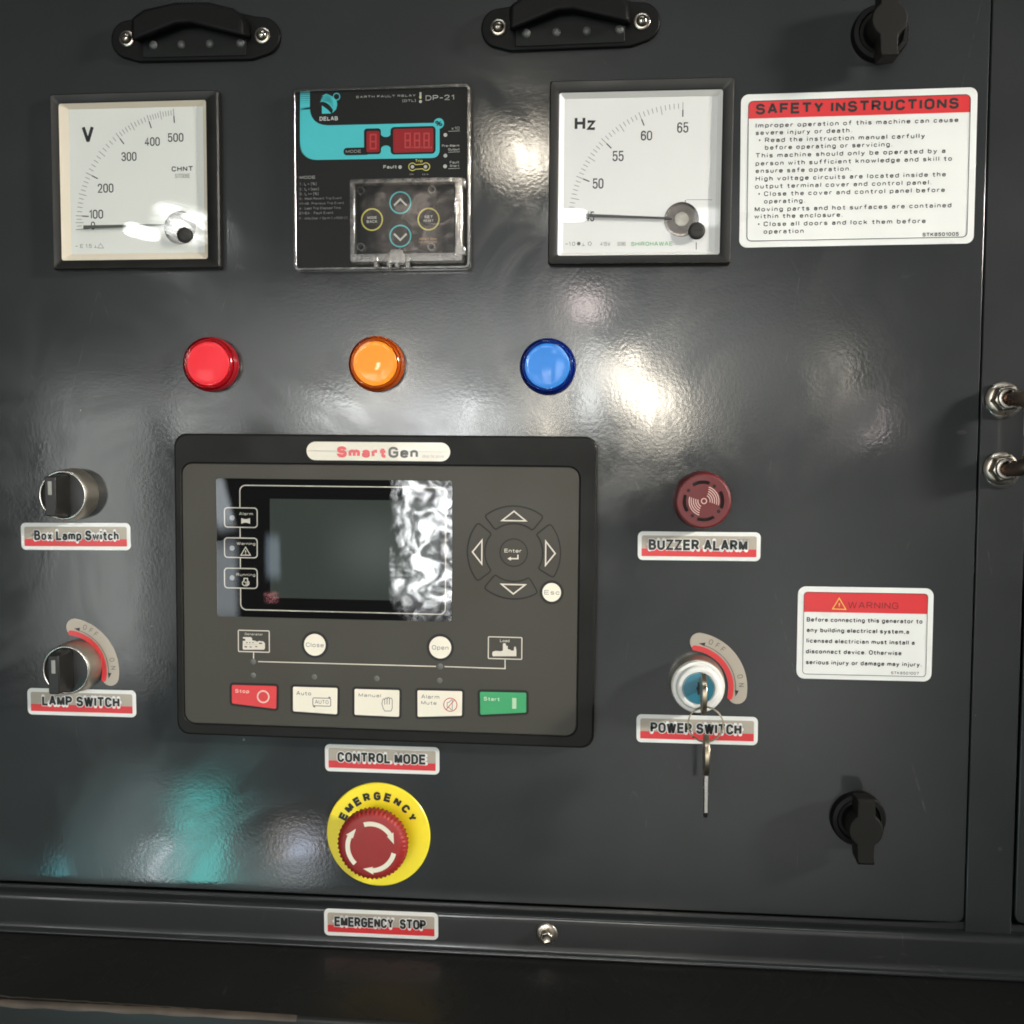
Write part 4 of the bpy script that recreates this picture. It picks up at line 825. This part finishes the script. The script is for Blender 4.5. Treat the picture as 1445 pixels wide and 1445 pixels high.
m.line([M2(Dd(*p)) for p in ((412,592),(422,592),(440,574),(444,574),(444,640),(440,640),(422,622),(412,622))], .3, FZ+.35+Z, True); cm.part('key_word', m, INKG, parent=ku, smooth=0)
cm.part('mute_symbol', MB().ring(*M2(Dd(432,606)), 42*k_, .45, FZ+.35+2*Z).line([M2(Dd(405,637)), M2(Dd(459,575))], .4, FZ+.35+2*Z), mat('thin_red_ink', (.55,.05,.05)), parent=ku, smooth=0)
kt = key('start_key', roundpoly([M2(Dd(*p)) for p in ((620,524),(915,530),(915,656),(622,671))], .9), GRNK, **kr)
cm.part('key_mark', TM(MB(), 'Start', Dd(644,555), Dd(746,583), FZ+.35+Z, off=.02).flat(box(M2(Dd(826,563)), M2(Dd(852,632))), FZ+.35+Z), mat('pale_green_print', (.45,.66,.45)), parent=kt, smooth=0)

# ================================================================== arc stickers
def arc_sticker(label, u, v):
    it = Item('arc_sticker', label, 'sticker', u, v, .2, 0, 0, 'curved OFF and ON stickers')
    r0, r1 = 20.2, 30.4; a0, a1 = -8, 80; rm = (r0+r1)/2; rc = (r1-r0)/2
    def shape(ra, rb, a0, a1, n=28):
        o = [(rb*math.cos(rad(a0+(a1-a0)*k/n)), rb*math.sin(rad(a0+(a1-a0)*k/n))) for k in range(n+1)]
        i = [(ra*math.cos(rad(a1+(a0-a1)*k/n)), ra*math.sin(rad(a1+(a0-a1)*k/n))) for k in range(n+1)]
        c1 = (ra+rb)/2; rr_ = (rb-ra)/2
        e1 = [(c1*math.cos(rad(a1))+rr_*math.cos(rad(a1)+t), c1*math.sin(rad(a1))+rr_*math.sin(rad(a1)+t)) for t in np.linspace(.2, PI-.2, 9)]
        e0 = [(c1*math.cos(rad(a0))-rr_*math.cos(rad(a0)+t), c1*math.sin(rad(a0))-rr_*math.sin(rad(a0)+t)) for t in np.linspace(.2, PI-.2, 9)]
        return o+e1+i+e0
    it.part('band', MB().prism(shape(r0, r1, a0, a1), .02, .25), TAUPE, .08)
    it.part('red_band', MB().flat(shape(r0+.1, r0+3.0, a0-5, a1+5), .25+Z), REDP, smooth=0)
    m = MB().arc(0, 0, r0+4.0, .28, a0+4, a1-6, .25+2*Z, 30)
    for a, d in ((a0+2, -1), (a1-4, 1)):
        c_ = Vector(((r0+4.3)*math.cos(rad(a)), (r0+4.3)*math.sin(rad(a)))); t = Vector((-math.sin(rad(a)), math.cos(rad(a))))*d; n = Vector((math.cos(rad(a)), math.sin(rad(a))))
        m.flat([tuple(c_+t*1.9), tuple(c_-t*1.5+n*1.4), tuple(c_-t*1.5-n*.7)], .25+2*Z)
    it.part('arrow', m, INK, smooth=0)
    m = MB()
    for ch, a in (('O',67),('F',58.5),('F',51),('O',14),('N',4)): text(m, ch, (r0+5.6)*math.cos(rad(a)), (r0+5.6)*math.sin(rad(a)), .25+2*Z, 2.9, None, 'c', wt=1.0, rot=rad(a-90))
    it.part('lettering', m, mat('thin_dark_ink', (.05,.05,.045)), smooth=0)
arc_sticker('curved silver and red OFF ON sticker around the lower rotary switch', 96.5, 945.5)
arc_sticker('curved silver and red OFF ON sticker around the key switch', 974.4, 969.8)

# ================================================================== rotary switches
def rotary(label, u, v, turn=0):
    it = Item('rotary_switch', label, 'switch', u, v, 0, 0, turn, 'black rotary switches with nickel collars')
    it.part('collar', MB().lathe([(14.9, 0), (14.8, 2), (14.3, 10), (14.1, 12.2), (13.8, 12.8), (13.1, 13.0), (12.6, 12.7), (12.5, 11.4)], 80, cap=False), NICKEL, smooth=40)
    it.part('bright_lip', MB().lathe([(13.75, 12.86), (13.4, 13.12), (12.9, 13.12), (12.6, 12.85)], 80, cap=False), CHROME, smooth=60)
    it.part('dial_face', MB().lathe([(12.55, 11.2), (12.3, 11.6), (11.8, 11.7)], 64), BLACKP, smooth=30)
    m = MB(); P = rrect(0, 0, 7.6, 23.5, 1.6, 4); Q = rrect(-.2, 0, 6.2, 21.6, 1.2, 4)
    m.loft([[(x,y,11.5) for x,y in P], [(x,y,14) for x,y in P], [(x,y,25.5) for x,y in Q]], cap1=True)
    h = it.part('handle', m, BLACKP, .5)
    it.part('pointer_mark', MB().flat(box((-1.25, .8), (1.0, 8.2), .2), 25.62), mat('pale_grey_mark', (.34,.34,.31), .5), parent=h, smooth=0)
    return it
rotary('black rotary switch with nickel collar above the Box Lamp Switch plate', 104.5, 697.5)
rotary('black rotary switch with nickel collar inside the arc sticker, above the LAMP SWITCH plate', 109, 939)

# ================================================================== key switch, key, ring
ksw = Item('key_switch', 'key switch with nickel base, white collar and teal blue lock face', 'switch', 982.5, 962, 0)
ksw.part('base', MB().lathe([(15.0, 0), (14.9, 3), (14.4, 9.5), (14.1, 11)], 80), NICKEL, smooth=40)
ksw.part('outer_collar', MB().lathe([(13.9, 10.5), (14.0, 12.5), (13.6, 13.4), (12.9, 13.6), (11.6, 13.4), (11.3, 12.0)], 80, cap=False), WHITEP, smooth=50)
ksw.part('inner_collar', MB().lathe([(12.2, 12.2), (11.6, 15.0), (11.1, 15.9), (10.4, 16.2), (8.8, 16.1), (8.5, 15.6)], 80, cap=False), WHITEP, smooth=50)
lf = ksw.part('lock_face', MB().lathe([(8.6, 15.4), (8.4, 16.0), (7.9, 16.1)], 64), BLUEK, smooth=30)
ksw.part('keyhole', MB().flat(box((-.6, -3.4), (.6, 3.4), .3), 16.16).disc(0, 0, 1.3, 16.18, 24), GROOVE, parent=lf, smooth=0)
ksw.part('face_ring', MB().ring(0, 0, 8.15, .25, 16.17), mat('pale_ring', (.35,.42,.42)), parent=lf, smooth=0)
# inserted key: its flat bow stands edge-on to the viewer
KX, KY = at(988.3, 966, 16)
ik = Item('key', 'nickel key standing edge-on in the blue lock face', 'key', 0, 0, z0=16, xy=(KX+.3, KY))
def sideplate(out, t, x=0):
    """plate lying in the y-z plane, t thick in x"""
    n = len(out); vs = [(x-t/2,y,z) for y,z in out]+[(x+t/2,y,z) for y,z in out]
    return MB().add(vs, [tuple(range(n-1,-1,-1)), tuple(range(n,2*n))]+[(i,(i+1)%n,n+(i+1)%n,n+i) for i in range(n)])
def bow(cy, cz, r, hy, hz, hr, t, x=0, flip=1, n=40):
    """round key bow with a ring hole"""
    o = [(cy+r*math.cos(2*PI*k/n), cz+r*.86*math.sin(2*PI*k/n)) for k in range(n)]; i = [(hy+hr*math.cos(2*PI*k/n), hz+hr*math.sin(2*PI*k/n)) for k in range(n)]
    f = lambda P, xx: [(xx, a, b) for a, b in P]
    return MB().loft([f(o, x-t/2), f(o, x+t/2), f(i, x+t/2), f(i, x-t/2), f(o, x-t/2)])
ik.part('blade', sideplate([(-3.4,-2),(3.4,-2),(3.4,5),(4.2,8),(-4.2,8),(-3.4,5)], 2.0), BRASS, .25)
ik.part('bow', bow(-1.0, 16.5, 10.5, -6.2, 18.0, 2.2, 2.3), BRASS, .5)
# split ring through the bow
RXc, RYc = at(995.8, 1022.8, 36)
kr_ = Item('key_ring', 'thin nickel split ring hanging from the key in the lock', 'ring', 0, 0, z0=36, xy=(RXc, RYc))
n = 72; m = MB().tube([(8.9*math.cos(2*PI*k/n), 8.9*math.sin(2*PI*k/n), -.35*math.sin(2*PI*k/n)-1.0) for k in range(n)], .42, 8, closed=True); kr_.part('coil', m, BRASS)
m = MB().tube([(8.9*math.cos(t), 8.9*math.sin(t), -.35*math.sin(t)-.3) for t in np.linspace(-2.9, 2.2, 60)], .42, 8); kr_.part('coil', m, BRASS)
HX, HY = at(996.8, 1044, 35)
hk = Item('key', 'second nickel key hanging edge-on from the split ring in front of the panel', 'key', 0, 0, z0=35, xy=(HX, HY))
hk.part('bow', bow(-8.0, 0, 10.6, -1.0, 0, 2.4, 2.3), BRASS, .5)
hk.part('blade', sideplate([(-17.4,3.3),(-17.4,-3.3),(-37,-3.3),(-40.5,-.8),(-40.5,.6),(-37,3.3)], 2.1, 0), CHROME, .3)

# ================================================================== buzzer
bz = Item('buzzer', 'round maroon buzzer with pale sound wave rings, above the BUZZER ALARM plate', 'buzzer', 990, 705.5, 0)
bz.part('body', MB().lathe([(15.6, 0), (15.5, 2), (14.9, 6), (14.7, 10), (14.3, 11.2), (13.4, 11.6)], 80, cap=False), BUZR, smooth=40)
kk = .173/2.70*1.0
# grille face with real slots: rings of sectors between the slots
fz = 11.6
rI, rO = 141*kk, 169*kk
m = MB().lathe([(13.5, fz-.1), (13.4, fz)], 80, cap=False); m.v = []; m.f = []
m.loft([[(13.5*math.cos(2*PI*k/96), 13.5*math.sin(2*PI*k/96), fz) for k in range(96)], [(rO*math.cos(2*PI*k/96), rO*math.sin(2*PI*k/96), fz) for k in range(96)]])
m.disc(0, 0, rI, fz, 96)
sl = [(98,27),(4,27),(-82,27),(187,27)]
ga = sorted([(a+27, a+27+ (360/4-54)+ (0)) for a, _ in sl])
for a0_ in (98,4,-82,187):
    nxt = {98:187, 187:278, -82:4, 4:98}[a0_]; m.flat(sector(0, 0, rI, rO, a0_+26, nxt-26, 10), fz)
bz.part('front_grille', m, BUZR, smooth=0)
m = MB()
for a0_ in (98,4,-82,187): m.prism(sector(0, 0, rI-.1, rO+.1, a0_-27, a0_+27, 12), fz-2.2, fz-1.8)
m.loft([[(rI*math.cos(2*PI*k/64), rI*math.sin(2*PI*k/64), z) for k in range(64)] for z in (fz-2, fz-.02)]); m.loft([[(rO*math.cos(2*PI*k/64), rO*math.sin(2*PI*k/64), z) for k in range(64)][::-1] for z in (fz-2, fz-.02)])
for a in (55,-34,234,145): m.disc(150*kk*math.cos(rad(a)), 150*kk*math.sin(rad(a)), .95, fz+.05, 16)
bz.part('slots', m, BUZD, smooth=0)
m = MB().ring(.3, 0, 21*kk, .55, fz+Z)
for i, r_ in enumerate((50,68,86,104,121)):
    m.arc(.3, 0, r_*kk, .50, -13-2*i*.4, 62+i*2.5, fz+Z, 16); m.arc(.3, 0, r_*kk, .50, 167-2*i*.4, 242+i*2.5, fz+Z, 16)
bz.part('sound_wave_mark', m, PINKI, smooth=0)

# ================================================================== emergency stop
es = Item('emergency_stop_button', 'red mushroom emergency stop on a round yellow EMERGENCY plate', 'button', 534, 1177.3, .6)
es.part('yellow_plate', MB().lathe([(29.6, 0.02), (29.6, .9), (29.2, 1.3)], 96), YPLATE, smooth=30)
m = MB()
for i, ch in enumerate('EMERGENCY'):
    a = 153.5-i*15.6; text(m, ch, 19.7*math.cos(rad(a)), 19.7*math.sin(rad(a)), 1.3+Z, 5.0, 3.9 if ch != 'M' else 4.7, 'c', wt=3.0, rot=rad(a-90))
es.part('lettering', m, INK, smooth=0)
es.part('stem', MB().lathe([(11.5, 1.3), (11.5, 10)], 48), ESR, smooth=30)
n = 240; T_ = 48
def kn(r, amp, z): return [((r+amp*(.5+.5*math.cos(T_*2*PI*k/n)))*math.cos(2*PI*k/n), (r+amp*(.5+.5*math.cos(T_*2*PI*k/n)))*math.sin(2*PI*k/n), z) for k in range(n)]
m = MB().loft([kn(11.5, 0, 8.5), kn(17.2, .2, 9.6), kn(18.6, .95, 11.2), kn(18.7, .95, 16.2), kn(18.1, .55, 17.6), kn(17.2, .0, 18.5), kn(15.8, 0, 18.9), kn(9, 0, 19.1), kn(2, 0, 19.15)], cap1=True)
mh = es.part('mushroom_head', m, ESR, smooth=50)
m = MB(); rr_ = 13.0; zt = 19.18
for a in (107, -13, 227):
    ang = lambda t: rad(a-t); z_ = lambda r: zt
    m.arc(0, -.3, rr_, 2.6, a, a-72, zt, 20)
    b0 = rad(a-72); c_ = Vector((rr_*math.cos(b0), rr_*math.sin(b0)-.3)); t_ = Vector((math.sin(b0), -math.cos(b0))); n_ = Vector((math.cos(b0), math.sin(b0)))
    tip = Vector((rr_*1.0*math.cos(rad(a-97)), rr_*1.0*math.sin(rad(a-97))-.3)); m.flat([tuple(c_+n_*2.3), tuple(c_-n_*2.0), tuple(tip)], zt+.01)
es.part('arrow_print', m, mat('cream_arrow', (.84,.78,.64), .45), parent=mh, smooth=0)

# ================================================================== wing latches
def latch(label, u, v):
    it = Item('wing_latch', label, 'latch', u, v, 0, 0, 0, 'black quarter turn wing latches')
    it.part('base_ring', MB().lathe([(14.6, 0), (14.5, 2.5), (13.6, 4.2), (11.5, 4.6), (10.6, 3.4)], 64, cap=True), RUBBER, smooth=40)
    it.part('stem', MB().lathe([(9.0, 3.2), (8.4, 8), (7.8, 13)], 40), RUBBER, smooth=40)
    m = MB(); r = 8.9
    def outl(k):
        P = []
        t0 = math.asin(4.6/r)
        P += [(4.6*k, 16.8*k), (-4.6*k, 16.8*k)]
        P += [(-r*k*math.cos(t), r*k*math.sin(t)) for t in np.linspace(PI/2-t0, -(PI/2-t0), 14)]
        P += [(-4.3*k, -16.0*k), (-3.6*k, -18.4*k), (4.9*k, -18.2*k), (4.3*k, -14*k)]
        P += [(r*k*math.cos(t), r*k*math.sin(t)) for t in np.linspace(-(PI/2-t0), PI/2-t0, 14)]
        return P
    m.loft([[(x,y,8) for x,y in outl(.96)], [(x,y,19.5) for x,y in outl(1)], [(x,y,20.6) for x,y in outl(.94)]], cap0=True, cap1=True)
    it.part('wing', m, mat('latch_wing_plastic', (.010,.0095,.008), .6, ior=1.3, var=.15, rvar=.08), .3, smooth=30)
    return it
latch('black wing latch at the upper right edge of the panel, above the safety sticker', 1241, 49)
latch('black wing latch at the lower right of the panel, below the warning sticker', 1209.5, 1153.5)

# ================================================================== hooded panel lamps
def hood_lamp(label, c1, c2):
    u, v = (c1[0]+c2[0])/2, (c1[1]+c2[1])/2; A_, B_ = at(*c1, 3), at(*c2, 3); rt = math.atan2(B_[1]-A_[1], B_[0]-A_[0]); hw = math.hypot(B_[0]-A_[0], B_[1]-A_[1])/2
    it = Item('hooded_lamp', label, 'lamp', 0, 0, xy=((A_[0]+B_[0])/2, (A_[1]+B_[1])/2), rot=rt, group='hooded panel lamps at the top edge')
    pl = [(-hw-9.5*math.cos(t), 0+10.2*math.sin(t)) for t in np.linspace(1.4, -1.2, 10)]+[(-hw+6, -12.3), (hw-6, -12.3)]+[(hw+9.5*math.cos(t), 10.2*math.sin(t)) for t in np.linspace(-1.2, 1.4, 10)]+[(hw-5, 10.8), (hw-14, 13), (-hw+14, 13), (-hw+5, 10.8)]
    it.part('base_plate', MB().prism(pl, 0, 3), RUBBER, 1.0, seg=3)
    it.part('lens', MB().prism(roundpoly([(-hw+9, -10.4), (hw-9, -10.4), (hw-9, 8), (-hw+9, 8)], 1.2), 2.9, 3.6), GREYL, .3)
    for x in (-27+4, -9+2, 9, 26):
        it.part('led', MB().lathe([(2.3, 3.6), (2.1, 4.2), (1.5, 4.7), (.6, 4.9)], 24, x, -3.8), LEDW, smooth=60)
    cx_ = -2.0 if True else 0
    k = hw/38.0
    eave = [(-31*k, -6.0), (cx_-4, 3.0), (cx_+4, 3.2), (31*k, -4.5), (30.5*k, 5), (25*k, 11), (12*k, 14.6), (-6*k, 15), (-24*k, 11.5), (-31*k, 7)]
    back = [(-32*k, -5), (cx_-4, 2.5), (cx_+4, 2.7), (32*k, -4.5), (31.5*k, 4), (26*k, 9.5), (12*k, 12.4), (-6*k, 12.6), (-25*k, 10), (-32*k, 5)]
    f = lambda P, z: [(x,y,z) for x,y in P]
    m = MB(); m.loft([f([(x, max(y, 3.0) if abs(x) < 20 else max(y,-2)) for x, y in back], 3.2)[::-1], f(eave, 19)[::-1]][::-1], cap0=True, cap1=True)
    m = MB().loft([f(back, 3.1), f(back, 6), f(eave, 14)], cap0=True, cap1=True)
    m.v = [(x, y+ (2.0 if z < 8 else 0), z) for x, y, z in m.v]
    it.part('hood', m, RUBBER, 2.2, seg=4)
    for sx in (-1, 1):
        sw = it.part('screw', MB().lathe([(4.3, 3.0), (4.3, 3.7), (3.9, 4.0), (3.1, 4.1), (3.0, 4.8), (2.2, 6.0), (.9, 6.5)], 32, sx*hw, 0), ZINC, smooth=45)
        it.part('screw_recess', MB().prism([(sx*hw+a, b) for a, b in ((-.3,-1.3),(.3,-1.3),(.3,-.3),(1.3,-.3),(1.3,.3),(.3,.3),(.3,1.3),(-.3,1.3),(-.3,.3),(-1.3,.3),(-1.3,-.3),(-.3,-.3))], 5.8, 6.56), GROOVE, parent=sw, smooth=0)
    return it
hood_lamp('black hooded lamp with a row of small domes above the voltmeter', (179.5, 55), (370.5, 50.5))
hood_lamp('black hooded lamp with a row of small domes above the Hz meter', (703.5, 39), (906, 30.5))

# ================================================================== bolts and grab handle
def hexo(r, cx=0, cy=0, a=0): return [(cx+r*math.cos(rad(60*k+a)), cy+r*math.sin(rad(60*k+a))) for k in range(6)]
bt = Item('hex_screw', 'small zinc hex head screw with washer on the lower rail', 'screw', 771.5, 1317.5, 4.2, 4.0)
bt.part('washer', MB().lathe([(6.0, 0), (6.0, .9), (5.6, 1.3), (3.4, 1.5)], 48), ZINC, smooth=40)
bt.part('head', MB().loft([[(x,y,1.2) for x,y in hexo(3.6,0,0,15)], [(x,y,5.2) for x,y in hexo(3.6,0,0,15)], [(x,y,6.0) for x,y in hexo(2.9,0,0,15)], [(x,y,5.6) for x,y in hexo(2.0,0,0,15)]], cap1=True), ZINC, .25)
gh = Item('grab_handle', 'bent steel handle bolted to the frame post at the right edge', 'handle', 0, 0, xy=at(1412, 612, 0))
legs = []
for u, v in ((1413.5, 563), (1410.5, 661)):
    x, y = gh.L(u, v, 0); legs.append((x, y))
    gh.part('washer', MB().lathe([(9.0, -.1), (9.0, 1.0), (8.5, 1.4), (5, 1.5)], 48, x+1.2, y-1.4), CHROME, smooth=40)
    nt = gh.part('flange_nut', MB().lathe([(8.7, 1.5), (8.7, 2.4), (7.6, 3.4), (6.6, 3.8)], 48, x, y), ZINC, smooth=40)
    gh.part('hexagon', MB().loft([[(a,b,3.0) for a,b in hexo(7.2,x,y,10)], [(a,b,8.0) for a,b in hexo(7.2,x,y,10)], [(a,b,9.0) for a,b in hexo(6.2,x,y,10)]], cap1=True), ZINC, .3, parent=nt)
    gh.part('collar', MB().lathe([(5.4, 8.6), (5.4, 10.2), (5.0, 10.8), (4.1, 10.9), (3.9, 9.5)], 40, x, y, cap=False), CHROME, smooth=40, parent=nt)
(xa, ya), (xb, yb) = legs; R_ = 7
rt_ = (9.5, 17.0)
pth = [(xa, ya, 4), (xa+1.2, ya, 8), (xa+5.5, ya-.6, 13.5), (xa+8.6, ya-3.2, 16.4), (xa+rt_[0], ya-7.5, rt_[1]), (xa+rt_[0], (ya+yb)/2, rt_[1]), (xb+rt_[0], yb+7.5, rt_[1]), (xb+8.6, yb+3.2, 16.4), (xb+5.5, yb+.6, 13.5), (xb+1.2, yb, 8), (xb, yb, 4)]
sm = []
for i in range(len(pth)-1):
    p0, p1, p2, p3 = [Vector(pth[max(0, min(len(pth)-1, j))]) for j in (i-1, i, i+1, i+2)]
    for k in range(6):
        t = k/6; sm.append(tuple(.5*((2*p1)+(-p0+p2)*t+(2*p0-5*p1+4*p2-p3)*t*t+(-p0+3*p1-3*p2+p3)*t**3)))
pth = sm+[pth[-1]]
gh.part('bar', MB().tube(pth, 4.1, 24), mat('coppery_plated_bar', (.33,.25,.20), .28, 1, var=.25, vscale=90, rvar=.1), smooth=60)

# ================================================================== dents and nibs left in the paint
for label, u, v, r in (('small dark chip in the paint right of the blue lamp row, by the post handle', 1357, 610, 2.6), ('tiny dark pit in the paint of the frame post low at right', 1411, 1198, 1.1)):
    it = Item('paint_chip', label, 'chip', u, v, 0)
    it.part('scar', MB().lathe([(r, .01), (r*.7, .12), (r*.3, .05)], 20), mat('chipped_primer', (.018,.018,.018), .6), smooth=60)
    it.o.scale = (1, 1, .45 if r > 2 else 1)
